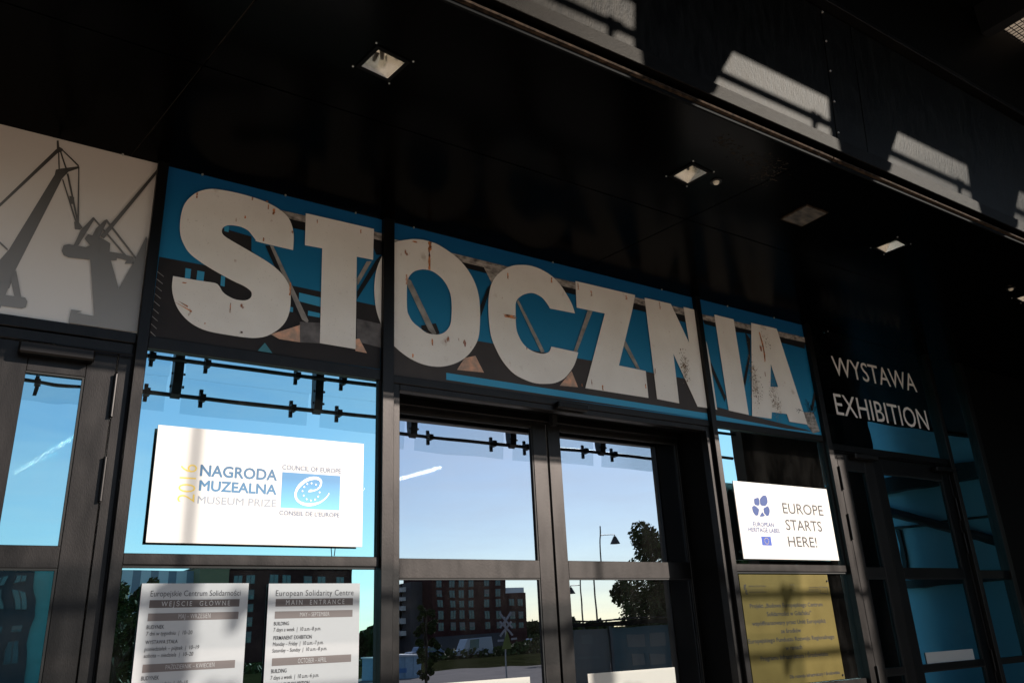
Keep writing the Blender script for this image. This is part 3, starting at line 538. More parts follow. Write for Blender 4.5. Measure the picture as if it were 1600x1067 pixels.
can = empty('canopy_roof', (2, -3, 5.95), 'opaque black canopy roof reaching out over the entrance steps', 'roof')
bm = bmesh.new()
for b in ((-9, 6.17, -4.32, -1.74, 5.95, 6.12), (6.80, 12.9, -4.32, -1.74, 5.95, 6.12), (6.17, 6.80, -4.32, -2.22, 5.95, 6.12), (6.17, 6.80, -1.84, -1.74, 5.95, 6.12)): abox(bm, *b)
bobj('roof_slab', bm, BLACK, can)
def translucent(name, c):
    m = bpy.data.materials.new(name); m.use_nodes = True; n = m.node_tree.nodes; l = m.node_tree.links; n.clear()
    o = n.new('ShaderNodeOutputMaterial'); b = n.new('ShaderNodeBsdfTranslucent'); b.inputs[0].default_value = (*c, 1); l.new(b.outputs[0], o.inputs[0]); return m
box('underside_ledge', 5.0, 6.16, -2.26, -2.20, 5.92, 5.949, FRAMED, can)
gr = empty('roof_grating', (6.5, -2.0, 6.1), 'pale wire grating in the roof corner at the top right edge', 'grating')
for k in range(16): tube('bar', (6.18 + k * 0.041, -2.215, 6.0), (6.18 + k * 0.041, -1.845, 6.0), 0.0035, GASKET, gr, 6)
for k in range(9): tube('bar', (6.175, -2.2 + k * 0.043, 6.007), (6.795, -2.2 + k * 0.043, 6.007), 0.0035, GASKET, gr, 6)
box('frosted_pane', 6.172, 6.798, -2.218, -1.842, 6.05, 6.06, translucent('frosted_roof_pane', (0.42, 0.38, 0.33)), gr)

# louvre screen: hanging fins, rods, clamps and overlapping glass blades
scr = empty('glass_louvre_screen', (3, -4.1, 5.9), 'hanging glass louvre screen with dark fins mirrored in the windows', 'glass screen')
FX = [1.49 + 1.443 * n for n in range(-5, 6)]
FINM = mat('fin_black_steel', (0.012, 0.012, 0.013), 0.45, 0.2, 0.5)
def fin(x):
    bm = bmesh.new()
    def plate(prof, t):
        a = [bm.verts.new((x - t, y, z)) for y, z in prof]; b = [bm.verts.new((x + t, y, z)) for y, z in prof]
        bm.faces.new(a); bm.faces.new(b[::-1])
        for k in range(len(prof)): bm.faces.new([a[k], a[(k + 1) % len(prof)], b[(k + 1) % len(prof)], b[k]])
    plate([(-4.24, 4.52), (-4.24, 4.12), (-4.22, 4.03), (-4.18, 3.99), (-4.13, 4.03), (-4.11, 4.13), (-4.10, 4.52)], 0.045)
    plate([(-4.17, 4.521), (-4.145, 4.521), (-4.145, 5.299), (-4.17, 5.299)], 0.009)  # unseen middle of the fin, thinned so its shadow on the boards nearly vanishes
    plate([(-4.24, 5.949), (-4.24, 5.30), (-3.80, 5.30), (-3.36, 5.66), (-1.90, 5.70), (-1.90, 5.949)], 0.05)
    o = bobj('fin', bm, FINM, scr)
    bm = bmesh.new()
    for k in range(4):
        for s in (-1, 1): cyl(bm, (x + s * 0.05, -4.13 + k * 0.006, 4.10 + k * 0.13), (x + s * 0.066, -4.13 + k * 0.006, 4.10 + k * 0.13), 0.014, 6)
    bobj('bolt', bm, FINM, o)
for x in FX[:-1]: fin(x)
RZ = [(-4.20, 4.035), (-4.10, 4.37), (-4.12, 5.665)]
for (ry, rz) in RZ:
    tube('rod', (-9, ry, rz), (9.39, ry, rz), 0.023, FINM, scr, 10)
clb = None
for ri, (ry, rz) in enumerate(RZ):
    for i in range(len(FX) - 1):
        for xx in (FX[i] + 0.26, FX[i + 1] - 0.26):
            if xx > 9.3 or xx < -2.5: continue
            if clb is None:
                bm = bmesh.new(); abox(bm, -0.028, 0.028, -0.045, 0.045, -0.035, 0.035); abox(bm, -0.018, 0.018, -0.075, -0.046, -0.085, 0.10)
                bmesh.ops.recalc_face_normals(bm, faces=bm.faces); clb = bpy.data.meshes.new('clamp'); bm.to_mesh(clb); bm.free(); clb.materials.append(FINM)
            o = bpy.data.objects.new('clamp', clb); COL.objects.link(o); o.parent = scr; o.location = Vector((xx, ry, rz)) - scr.location
            if rz > 5: o.scale = (0.8, 0.6, 0.6)
for ri, (ry, rz) in enumerate(RZ):
    for i in range(4, len(FX) - 1):
        x0, x1 = FX[i] + 0.075, FX[i + 1] - 0.075
        bm = bmesh.new(); pr = [(ry - 0.075, rz - 0.16), (ry - 0.085, rz - 0.16), (ry - 0.045, rz + 0.19), (ry - 0.035, rz + 0.19)]
        a = [bm.verts.new((x0, y, z)) for y, z in pr]; b = [bm.verts.new((min(x1, 9.38), y, z)) for y, z in pr]
        bm.faces.new(a); bm.faces.new(b[::-1])
        for k in range(4): bm.faces.new([a[k], a[(k + 1) % 4], b[(k + 1) % 4], b[k]])
        if x0 < 9.3: bobj('glass_blade', bm, GL_SCREEN, scr)

# ------------------------------------------------------------------ the glazed entrance front
front = empty('glass_entrance', (3, 0, 0), 'dark bronze framed glass entrance front with double door and side doors', 'glass front')
def fbox(name, *a, m=FRAME, p=front, bv=0.0025): return box(name, *a, m, p, bv)
for (x0, x1, y0) in ((0.527, 0.578, -0.035), (1.792, 1.860, -0.035), (4.368, 4.416, -0.038), (5.662, 5.722, -0.038), (7.44, 7.50, -0.035), (8.03, 8.10, -0.03), (-2.4, -2.33, -0.035)):
    fbox('post', x0, x1, y0, 0.06, 0.0, 4.018)
# beams under the pictures
fbox('transom', 0.580, 1.790, -0.012, 0.05, 3.005, 3.066); fbox('transom', 4.418, 5.660, -0.012, 0.05, 3.005, 3.055)
fbox('transom', 1.862, 4.366, -0.014, 0.05, 2.999, 3.045); fbox('transom', -2.32, 0.525, -0.012, 0.05, 3.018, 3.07)
fbox('transom', 5.724, 7.438, -0.012, 0.05, 2.945, 3.0, m=FRAMED); fbox('transom', 7.502, 8.028, -0.012, 0.05, 1.94, 2.015, m=FRAMED)
fbox('transom', 0.580, 1.790, -0.012, 0.05, 2.000, 2.049); fbox('transom', 4.418, 5.660, -0.012, 0.05, 1.990, 2.040)
fbox('transom', 0.580, 1.790, -0.012, 0.05, 1.00, 1.06); fbox('transom', 4.418, 5.660, -0.012, 0.05, 1.19, 1.245)
fbox('transom', 7.502, 8.028, -0.012, 0.05, 1.24, 1.29, m=FRAMED)
fbox('sill', -2.32, 1.790, -0.012, 0.05, 0.02, 0.14); fbox('sill', 4.418, 5.660, -0.012, 0.05, 0.02, 0.14); fbox('sill', 7.502, 8.028, -0.012, 0.05, 0.02, 0.14, m=FRAMED)
def pane(x0, x1, z0, z1, m, y=0.012, p=front): return tilt(box('glass_pane', x0, x1, y, y + 0.008, z0, z1, m, p), 0.0018)
pane(0.579, 1.791, 2.050, 3.004, GL_SIDE); pane(0.579, 1.791, 1.061, 1.999, GL_SIDE); pane(0.579, 1.791, 0.141, 0.999, GL_SIDE)
pane(4.417, 5.661, 2.041, 3.004, GL_SIDE); pane(4.417, 5.661, 1.246, 1.989, GL_SIDE); pane(4.417, 5.661, 0.141, 1.189, GL_SIDE)
pane(5.723, 7.439, 3.001, 4.016, GL_DARK); pane(7.501, 8.029, 2.016, 4.016, GL_DARK); pane(7.501, 8.029, 1.291, 1.939, GL_DARK); pane(7.501, 8.029, 0.141, 1.239, GL_DARK)
box('backing_panel', 8.1, 12.2, 0.0, 0.06, 0.02, 4.016, BLACK, front)
pane(-2.32, -1.2, 0.141, 3.017, GL_LEFT); pane(-12.2, -2.41, 0.02, 4.016, GL_DARK)
box('gasket', 1.779, 1.7915, -0.006, 0.011, 2.05, 3.004, GASKET, front); box('gasket', 0.579, 1.779, -0.004, 0.011, 1.988, 1.9995, GASKET, front)
box('gasket', 5.648, 5.6615, -0.006, 0.011, 2.041, 3.004, GASKET, front); box('gasket', 4.417, 5.648, -0.004, 0.011, 1.978, 1.9895, GASKET, front)
# frame of the double door (recessed 0.28 m)
DY = 0.28
fbox('door_frame', 1.862, 1.908, -0.008, 0.05, 0.02, 2.998); fbox('door_frame', 4.322, 4.366, -0.008, 0.05, 0.02, 2.998)
fbox('door_frame', 1.909, 4.321, -0.008, 0.05, 2.962, 2.998)
box('door_reveal', 1.862, 1.900, 0.051, DY + 0.06, 0.02, 3.03, BLACK, front); box('door_reveal', 4.330, 4.366, 0.051, DY + 0.06, 0.02, 3.03, BLACK, front)
box('door_reveal', 1.901, 4.329, 0.051, DY + 0.06, 3.00, 3.03, BLACK, front)
sb_ = box('sensor_box', 2.985, 3.225, -0.055, -0.009, 2.975, 3.018, FRAMED, front, 0.006); box('sensor_window', 3.02, 3.19, -0.0565, -0.0552, 2.985, 3.004, GASKET, sb_)
def leaf(x0, x1, z1, gl, y0, y1, bars, m, gm, z0=0.03, label=None, topz=None):
    """gl=(glass x0,x1); bars=[(z0,z1) of rails from the top]; one joined frame, panes as sub-parts"""
    bm = bmesh.new(); abox(bm, x0, gl[0], y0, y1, z0, z1); abox(bm, gl[1], x1, y0, y1, z0, z1)
    for (a, b) in bars: abox(bm, gl[0] + 0.0003, gl[1] - 0.0003, y0 + 0.0004, y1 - 0.0004, a, b)
    d = bobj('door', bm, m, front, 0.002)
    if label: d['label'] = label
    for k in range(len(bars) - 1):
        tilt(box('glass_pane', gl[0], gl[1], y0 + 0.018, y0 + 0.026, bars[k + 1][1], bars[k][0], gm, d))
        box('gasket', gl[1] - 0.010, gl[1] - 0.0004, y0 + 0.004, y0 + 0.0155, bars[k + 1][1], bars[k][0] - 0.009, GASKET, d)
        box('gasket', gl[0] + 0.0004, gl[1] - 0.0005, y0 + 0.004, y0 + 0.0155, bars[k][0] - 0.009, bars[k][0] - 0.0003, GASKET, d)
    return d
bars = [(2.93, 3.0), (1.968, 2.076), (0.03, 0.22)]
leaf(1.905, 3.108, 3.0, (1.995, 3.000), DY - 0.005, DY + 0.045, bars, FRAME, GL_DOOR)
leaf(3.124, 4.328, 3.0, (3.222, 4.296), DY - 0.005, DY + 0.045, bars, FRAME, GL_DOOR)
box('door_header', 1.902, 4.328, DY - 0.06, DY - 0.007, 2.955, 2.999, FRAMED, front, 0.004)
box('centre_cover', 3.10, 3.14, DY - 0.10, DY - 0.061, 2.93, 2.999, GASKET, front)
# left side door
dl = leaf(-0.42, 0.457, 2.958, (0.100, 0.334), 0.0, 0.05, [(2.828, 2.958), (1.984, 2.076), (1.2, 1.28), (0.03, 0.24)], FRAME, GL_LEFT)
fbox('door_frame', 0.462, 0.519, 0.0, 0.05, 0.02, 2.965); fbox('door_frame', -1.19, 0.519, 0.0, 0.05, 2.966, 3.016)
fbox('door_frame', -1.19, -0.43, 0.0, 0.05, 0.02, 2.965)
box('shadow_strip', 0.520, 0.5265, 0.012, 0.05, 0.02, 3.017, GASKET, front)
def closer(x0, x1, z0, z1, d, mm=FRAMED):
    c = box('door_closer', x0, x1, -0.062, -0.002, z0, z1, mm, d, 0.008)
    bm = bmesh.new(); abox(bm, (x0 + x1) / 2 - 0.01, x1 + 0.16, -0.03, -0.022, z1 + 0.004, z1 + 0.014); bobj('closer_arm', bm, mm, d, 0.002)
closer(0.055, 0.358, 2.890, 2.945, dl)
def hinge(x, z0, z1, d, mm=FRAMED):
    bm = bmesh.new(); cyl(bm, (x, -0.012, z0), (x, -0.012, z1), 0.0085, 10); zm = (z0 + z1) / 2
    cyl(bm, (x, -0.012, z0 - 0.004), (x, -0.012, z0), 0.0095, 10); cyl(bm, (x, -0.012, z1), (x, -0.012, z1 + 0.004), 0.0095, 10)
    abox(bm, x - 0.003, x + 0.003, -0.010, 0.004, z0 + 0.02, z1 - 0.02)
    bobj('hinge', bm, mm, d)
hinge(0.4595, 2.655, 2.850, dl); hinge(0.4595, 2.272, 2.460, dl); hinge(0.4595, 0.3, 0.5, dl)
# right side doors
RB = [(2.800, 2.925), (1.948, 2.030), (1.245, 1.295), (0.03, 0.24)]
dr1 = leaf(5.803, 6.290, 2.925, (5.920, 6.160), 0.0, 0.05, RB, FRAME, GL_DARK)
dr2 = leaf(6.296, 7.412, 2.925, (6.405, 7.295), 0.0, 0.05, RB, FRAMED, GL_DARK)
fbox('door_frame', 5.723, 5.797, -0.002, 0.05, 0.02, 2.930); fbox('door_frame', 5.723, 7.439, -0.002, 0.05, 2.931, 2.944, m=FRAMED); fbox('door_frame', 7.417, 7.439, -0.002, 0.05, 0.02, 2.930, m=FRAMED)
closer(5.970, 6.285, 2.885, 2.93, dr1, FRAME); closer(7.135, 7.425, 2.865, 2.905, dr2)
for (x, z0, z1) in ((5.795, 2.63, 2.81), (5.795, 2.24, 2.43), (5.795, 1.13, 1.315)): hinge(x, z0, z1, dr1, GASKET)
for (x, z0, z1) in ((7.414, 2.45, 2.64), (7.414, 2.16, 2.33), (7.414, 1.2, 1.36)): hinge(x, z0, z1, dr2)

# ------------------------------------------------------------------ pictures above the doors
def layer(sign, name, key, k, m, hole=None, smooth=False, label=None):
    pts = T[key] if isinstance(key, str) else key
    h = T[hole] if hole else None
    if smooth: pts = smooth_loop(pts); h = smooth_loop(h) if h else None
    o = poly(name, pts, -0.001 - 0.0011 * k, 0.0008, m, sign, h)
    if label: o['label'] = label
    return o
def picture(x0, x1, z0, z1, label, m):
    s = empty('picture_panel', ((x0 + x1) / 2, 0, z0), label, 'picture sign'); s['group'] = 'printed panels above the doors'
    box('board', x0, x1, 0.0, 0.012, z0, z1, m, s); return s
def clampx(pts, a, b): return [(min(max(x, a), b), z) for x, z in pts]
P1 = picture(0.580, 1.791, 3.068, 4.018, 'blue sky panel with the white rusty letters S T and a sliver of O', SKYP)
for key in ('bld1',): layer(P1, 'hall_silhouette', clampx(T[key], 0.581, 1.790), 0, BLD1)
for w in WIN: layer(P1, 'hall_opening', w, 1, SKYB)
layer(P1, 'grey_patch', 'grey1', 1, BLDG); layer(P1, 'girder_side', clampx(T['cd1'], 0.58, 1.79), 2, TRUSSD); layer(P1, 'girder', clampx(T['ch1'], 0.58, 1.79), 3, TRUSS)
layer(P1, 'strut_side', 'dg1s', 3, TRUSSD); layer(P1, 'strut', 'dg1', 4, TRUSSL); layer(P1, 'strut_side', clampx(T['dg2'], .58, 1.79), 4, TRUSSD); layer(P1, 'strut', 'dg2l', 3, TRUSSL)
layer(P1, 'girder_foot', 'foot1', 4, BLDG); layer(P1, 'rusty_foot', 'rust1', 5, RUSTL); layer(P1, 'rusty_foot', 'foot2', 5, RUSTL); layer(P1, 'teal_peak', 'tri', 5, TEAL)
layer(P1, 'letter', 'S', 7, LETTER, smooth=True, label='white rusty letter S'); layer(P1, 'letter', 'T', 7, LETTER, label='white rusty letter T')
layer(P1, 'letter', clampx(smooth_loop(T['Oa']), 1.6, 1.790), 6, LETTER, label='left sliver of the white letter O')
for i in range(9):   # light fins printed at the left edge
    z = 3.414 - i * 0.040; layer(P1, 'light_streak', [(0.585, z), (0.617 - i * .0008, z - 0.021), (0.617 - i * .0008, z - 0.0245), (0.585, z - 0.004)], 1, TRUSSL)
P2 = picture(1.862, 4.367, 3.047, 4.018, 'widest blue panel with the white rusty letters O C Z N above the double door', SKYP)
layer(P2, 'hall_silhouette', clampx(T['bld2'], 1.863, 4.366), 0, BLD2); layer(P2, 'pale_band', clampx(T['bar2'], 1.863, 4.366), 1, SKYB)
layer(P2, 'girder_side', clampx(T['cd2'], 1.863, 4.366), 2, TRUSSD); layer(P2, 'girder', clampx(T['ch2'], 1.863, 4.366), 3, TRUSS); layer(P2, 'gusset', 'gus2', 4, TRUSS)
for k_, m_ in (('dg3', TRUSSL), ('dg4', TRUSSD), ('dg5', TRUSSL), ('dg6', TRUSSL), ('dg7', TRUSSL)): layer(P2, 'strut', k_, 5, m_)
layer(P2, 'dark_bracket', 'box3', 4, BLD1); layer(P2, 'rusty_foot', 'foot3', 5, RUSTL); layer(P2, 'rusty_foot', 'foot4', 5, RUSTL)
oo = poly('letter', clampx(smooth_loop(T['O']), 1.863, 4.366), -0.001 - 0.0011 * 7, 0.0008, LETTER, P2, smooth_loop(T['Oh'])); oo['label'] = 'white letter O with a long rust streak'
layer(P2, 'letter', 'C', 7, LETTER, smooth=True, label='white rusty letter C'); layer(P2, 'letter', 'Z', 7, LETTER, label='white rusty letter Z')
layer(P2, 'letter', clampx(T['N'], 1.863, 4.366), 7, LETTER, label='white rusty letter N')
P3 = picture(4.418, 5.661, 3.057, 4.018, 'blue panel with the white rusty letters I A and bare twigs at its corner', SKYP)
layer(P3, 'hall_silhouette', clampx(T['bld3'], 4.42, 5.66), 0, BLD2); layer(P3, 'pale_band', clampx(T['bar3'], 4.42, 5.66), 1, SKYB); layer(P3, 'pale_roof', clampx(T['roof3'], 4.42, 5.66), 2, TRUSS)
layer(P3, 'girder_side', clampx(T['cd3'], 4.42, 5.66), 3, TRUSSD); layer(P3, 'girder', clampx(T['ch3'], 4.42, 5.66), 4, TRUSS)
for k_ in ('dg8', 'dg9', 'dg10'): layer(P3, 'strut', k_, 4, BLD1)
layer(P3, 'letter', clampx(T['Na'], 4.45, 5.66), 6, LETTER, label='right sliver of the white letter N'); layer(P3, 'letter', 'I', 7, LETTER, label='white letter I'); layer(P3, 'letter', 'A', 7, LETTER, hole='Ah', label='white letter A with brown stains')
rnd = random.Random(3)
def streak(sign, x, z, w, h, m=RUST, k=9):
    n = 9; L = [(x - w / 2 * rnd.uniform(0.25, 1), z - h * i / n) for i in range(n + 1)]; Rr = [(x + w / 2 * rnd.uniform(0.25, 1), z - h * i / n) for i in range(n + 1)]
    layer(sign, 'rust_streak', L + Rr[::-1], k, m)
for sg_, L_ in ((P1, [(0.728, 3.898, 0.009, 0.033), (1.132, 3.912, 0.015, 0.037), (1.105, 3.929, 0.006, 0.029), (1.089, 3.721, 0.01, 0.021), (1.386, 3.908, 0.006, 0.022), (1.65, 3.912, 0.008, 0.025), (1.249, 3.488, 0.01, 0.076), (0.945, 3.308, 0.006, 0.053), (1.09, 3.95, 0.017, 0.008), (0.704, 3.377, 0.023, 0.006), (0.984, 3.827, 0.009, 0.015), (0.828, 3.179, 0.006, 0.009), (1.004, 3.163, 0.019, 0.01)]), (P2, [(2.093, 3.943, 0.03, 0.06), (2.096, 3.894, 0.015, 0.144), (1.986, 3.922, 0.036, 0.01), (1.943, 3.686, 0.015, 0.065), (2.625, 3.559, 0.103, 0.021), (3.02, 3.896, 0.015, 0.039), (2.67, 3.853, 0.01, 0.041), (3.357, 3.866, 0.016, 0.04), (3.676, 3.896, 0.019, 0.034), (3.247, 3.901, 0.012, 0.05), (4.002, 3.905, 0.013, 0.056), (3.384, 3.184, 0.015, 0.034), (3.775, 3.244, 0.01, 0.032), (1.984, 3.19, 0.011, 0.021), (2.111, 3.304, 0.011, 0.041), (3.215, 3.171, 0.006, 0.018)])):
    for (x_, z_, w_, h_) in L_: streak(sg_, x_ + w_ / 2, z_, w_ * 1.1, h_, RUSTL if w_ * h_ > 0.0006 and w_ < 0.03 and h_ < .07 else RUST)
for (xa_, za_, xb_, zb_) in ((0.679, 3.263, 0.764, 3.226), (0.693, 3.272, 0.742, 3.249)): layer(P1, 'rust_streak', [(xa_, za_), (xb_, zb_ + .004), (xb_, zb_ - .004)], 9, RUST)
layer(P3, 'rust_streak', [(5.075, 3.85), (5.085, 3.85), (5.105, 3.75), (5.108, 3.66), (5.095, 3.60), (5.088, 3.60), (5.093, 3.70), (5.085, 3.78)], 9, RUST)
STAIN = mat('printed_brown_stain', (0.27, 0.20, 0.14), 0.6, 0, 0.3, var=0.4, scale=60)
def stain(sign, cx, cz, sx, sz, n):
    bm = bmesh.new()
    for i in range(n):
        x = cx + rnd.gauss(0, sx); z = cz + rnd.gauss(0, sz); r = abs(rnd.gauss(0.0, 0.0026)) + 0.0007; a0 = rnd.random() * 6
        v = [bm.verts.new((x + r * rnd.uniform(.5, 1.3) * math.cos(a0 + k * 1.05), -0.0108 - i * 0.000002, z + r * rnd.uniform(.5, 1.5) * math.sin(a0 + k * 1.05))) for k in range(6)]
        bm.faces.new(v)
    bobj('stain', bm, STAIN, sign)['kind'] = 'stuff'
stain(P2, 4.19, 3.42, 0.018, 0.05, 260); stain(P3, 4.93, 3.42, 0.03, 0.09, 380); stain(P3, 5.14, 3.30, 0.03, 0.09, 260); stain(P3, 5.14, 3.8, 0.03, 0.04, 60)
twig = bmesh.new()
def tw(x, z, a, L, d):
    if d == 0: return
    x2, z2 = x + L * math.cos(a), z + L * math.sin(a); w = 0.0012
    nx, nz = -math.sin(a) * w, math.cos(a) * w
    if x2 < 5.655: twig.faces.new([twig.verts.new(p) for p in ((x - nx, -0.0095, z - nz), (x + nx, -0.0095, z + nz), (x2 + nx, -0.0095, z2 + nz), (x2 - nx, -0.0095, z2 - nz))])
    for k in range(2): tw(x2, z2, a + rnd.uniform(-.8, .8), L * rnd.uniform(.6, .9), d - 1)
for x in (5.50, 5.55, 5.59, 5.63): tw(x, 3.14, 1.6, 0.06, 5)
bobj('twigs', twig, TRUSSD, P3)

PC = picture(-0.60, 0.527, 3.072, 4.018, 'pale picture panel with grey silhouettes of shipyard cranes', CRSKY)
T['bodyB'] = [(0.247, 3.509), (0.259, 3.536), (0.324, 3.528), (0.359, 3.511), (0.362, 3.466), (0.402, 3.468), (0.47, 3.463), (0.473, 3.426), (0.433, 3.417), (0.441, 3.438), (0.397, 3.44), (0.397, 3.428), (0.372, 3.422), (0.423, 3.282), (0.453, 3.379), (0.477, 3.446), (0.495, 3.469), (0.496, 3.278), (0.504, 3.074), (0.234, 3.074), (0.237, 3.14), (0.283, 3.14), (0.261, 3.127), (0.335, 3.124), (0.284, 3.405), (0.193, 3.396), (0.172, 3.403), (0.161, 3.424), (0.165, 3.453), (0.185, 3.464), (0.257, 3.466), (0.275, 3.479)]
T['towerC'] = [(0.475, 3.445), (0.514, 3.587), (0.521, 3.576), (0.526, 3.079), (0.503, 3.077)]
def cx_(pts): return [(max(x, -0.59), z) for x, z in pts]
for i, k_ in enumerate(('jibA', 'boomA', 'mastA', 'w1', 'w2', 'w3', 'w4', 'w5', 'w6', 'cab6', 'hook6', 'legA', 'cylA', 'wireL', 'jibB', 'frB1', 'frB2', 'frB3', 'frB4', 'bodyB', 'towerC')):
    nm = {'w': 'crane_cable', 'j': 'crane_jib', 'f': 'crane_strut', 'b': 'crane_body', 'm': 'crane_mast'}.get(k_[0], 'crane_body')
    pts = T[k_]
    if k_ == 'jibB': pts = [(0.5265, pts[0][1] + .012), (0.5265, pts[1][1] + .012), pts[2], pts[3]]
    poly(nm, cx_(pts), -0.001 - 0.0004 * i, 0.0003, CRANE, PC)
# clips along the top edge of the pictures
bm = bmesh.new()
for x in (0.36, 0.75, 1.20, 1.62, 2.0, 3.05, 4.05, 4.75, 5.3, 6.0):
    cyl(bm, (x, -0.008, 4.0185), (x, -0.008, 4.010), 0.005, 8)
bobj('clip', bm, SCREW, front)['kind'] = 'stuff'

# ------------------------------------------------------------------ signs
ws = empty('entrance_lettering', (6.6, 0, 3.26), 'white two line lettering WYSTAWA EXHIBITION on the black glass above the right doors', 'lettering')
text('lettering', 'WYSTAWA', ((6.000, 3.622), (7.232, 3.622), (6.000, 3.796)), 0.0105, LET_WHITE, ws, 0.0)
text('lettering', 'EXHIBITION', ((5.930, 3.266), (7.291, 3.266), (5.930, 3.450)), 0.0105, LET_WHITE, ws, 0.0)

pr = empty('museum_prize_sign', (1.17, -0.03, 2.09), 'white board with blue NAGRODA MUZEALNA print on the window under the letters S T', 'sign')
board = box('board', 0.661, 1.688, -0.030, -0.022, 2.094, 2.630, WHITE, pr, 0.001)
bm = bmesh.new()
for x in (0.72, 1.63):
    for z in (2.15, 2.57): cyl(bm, (x, -0.022, z), (x, 0.012, z), 0.012, 12)
bobj('standoff', bm, SCREW, pr)
FY = -0.0306
def tx(par, s, key, m, y=FY, w=0.0, sp=1.0, sh=0.0, fat=0.0):
    a, b, c = T[key][:3]; za = (a[1] + b[1]) / 2; cap = c[1] - a[1]
    return text('lettering', s, ((a[0], za), (b[0], za), (a[0], za + cap)), y, m, par, w, sp, shear=sh, fat=fat)
a = T['t2016']; xs_ = sorted(p[0] for p in a); zs_ = sorted(p[1] for p in a)
wdt = (xs_[2] + xs_[3] - xs_[0] - xs_[1]) / 2
text('lettering', '2016', (((xs_[2] + xs_[3]) / 2, (zs_[0] + zs_[1]) / 2), (zs_[2] + zs_[3]) / 2, wdt), FY, INK_YEL, pr, -0.012, rot=True)
for s_, k_ in (('NAGRODA', 'nagroda'), ('MUZEALNA', 'muzealna')):
    a, b, c = T[k_][:3]; za = (a[1] + b[1]) / 2; text('lettering', s_, ((a[0] + .001, za), (b[0] - .001, za), (a[0], za + c[1] - a[1])), FY, INK_BLUE, pr, 0.0, fat=0.0021)
tx(pr, 'MUSEUM PRIZE', 'museum', INK_LG, w=0.0, fat=0.0003)
tx(pr, 'COUNCIL OF EUROPE', 'council', INK_SER, w=0.0, fat=0.0006); tx(pr, "CONSEIL DE L'EUROPE", 'conseil', INK_SER, w=0.0, fat=0.0006)
fr_ = T['flagrect']; FLAGG = ramp_mat('printed_blue_field', 2.23, 2.42, (0.12, 0.42, 0.68), (0.035, 0.16, 0.33))
rect('blue_field', fr_, FY, FLAGG, pr)
poly('white_e_emblem', smooth_loop(T['e']), -0.0318, 0.0006, INK_WHITE, pr)
def star(name, cx, cz, r, y, m, par, n=5):
    pts = [(cx + (r if k % 2 == 0 else r * 0.42) * math.sin(math.pi * k / n), cz + (r if k % 2 == 0 else r * 0.42) * math.cos(math.pi * k / n)) for k in range(2 * n)]
    return poly(name, pts, y, 0.0005, m, par)
for (x, z) in T['stars']: star('star', x, z, 0.0062, -0.0322, INK_WHITE, pr)
bm = bmesh.new(); wx = T['wire'][0][0]; cyl(bm, (wx, -0.004, 2.051), (wx, -0.018, 2.10), 0.0025, 8); bobj('cable', bm, GASKET, pr)

he = empty('heritage_sign', (5.03, -0.03, 2.07), 'white board reading EUROPE STARTS HERE! with a blue star emblem', 'sign')
box('board', 4.504, 5.553, -0.030, -0.022, 2.072, 2.612, WHITE, he, 0.001)
bm = bmesh.new()
for x in (4.56, 5.49):
    for z in (2.13, 2.55): cyl(bm, (x, -0.022, z), (x, 0.012, z), 0.012, 12)
bobj('standoff', bm, SCREW, he)
for k in range(1, 6): poly('petal', smooth_loop(T['pet%d' % k], 2), FY, 0.0005, INK_NAVY, he)
tx(he, 'EUROPEAN', 'european', INK_NAVY, w=0.0, fat=0.0007); tx(he, 'HERITAGE LABEL', 'herlabel', INK_NAVY, w=0.0, fat=0.0007)
rect('flag', T['flagE'], FY, INK_FLAG, he)
fx = sum(p[0] for p in T['flagE']) / 4; fz = sum(p[1] for p in T['flagE']) / 4
for k in range(12): star('star', fx + 0.021 * math.sin(k * math.pi / 6), fz + 0.021 * math.cos(k * math.pi / 6), 0.0042, -0.0318, INK_YEL, he)
tx(he, 'EUROPE', 'europe', INK_GREY, w=0.0, fat=0.0006); tx(he, 'STARTS', 'starts', INK_GREY, w=0.0, fat=0.0006); tx(he, 'HERE!', 'here', INK_GREY, w=0.0, fat=0.0006)

pq = empty('brass_plaque', (4.93, -0.012, 1.25), 'brushed brass plaque with black Polish text under the EUROPE STARTS HERE board', 'plaque')
box('plate', 4.452, 5.405, -0.010, -0.004, 1.252, 1.970, GOLD, pq, 0.001)
PY = -0.0106
for k_, s_ in (('L1', 'Projekt „Budowa Europejskiego Centrum'), ('L2', 'Solidarności w Gdańsku”'), ('L3', 'współfinansowany przez Unię Europejską'), ('L4', 'ze środków'), ('L5', 'Europejskiego Funduszu Rozwoju Regionalnego'), ('L6', 'w ramach'), ('L7', 'Programu Infrastruktura i Środowisko'), ('L8', 'Dla rozwoju infrastruktury i środowiska')):
    tx(pq, s_, k_, INK_BLK, PY, 0.004, fat=0.0009)
for k_, s_ in (('la', 'INFRASTRUKTURA'), ('lb', 'I ŚRODOWISKO'), ('lc', 'NARODOWA STRATEGIA SPÓJNOŚCI'), ('ma', 'EFR'), ('mb', 'GDAŃSK'), ('mc', 'GDAŃSK'), ('ra', 'UNIA EUROPEJSKA'), ('rb', 'EUROPEJSKI FUNDUSZ'), ('rc', 'ROZWOJU REGIONALNEGO')):
    if k_ in ('ma', 'mb', 'mc'): continue
    tx(pq, s_, k_, INK_FAINT if k_ in ('lb',) else INK_BLK, PY, 0.0)
xa = 4.99
for (x0, x1, z0, z1) in ((4.965, 5.02, 1.893, 1.905), (4.968, 5.025, 1.876, 1.882), (4.970, 5.03, 1.858, 1.864)):
    n = 7; w_ = (x1 - x0) / n
    bm = bmesh.new()
    for i in range(n): abox(bm, x0 + i * w_, x0 + i * w_ + w_ * (0.7 if i % 3 else 0.5), PY, PY + 0.0003, z0, z1)
    bobj('faint_emblem_line', bm, INK_FAINT, pq)
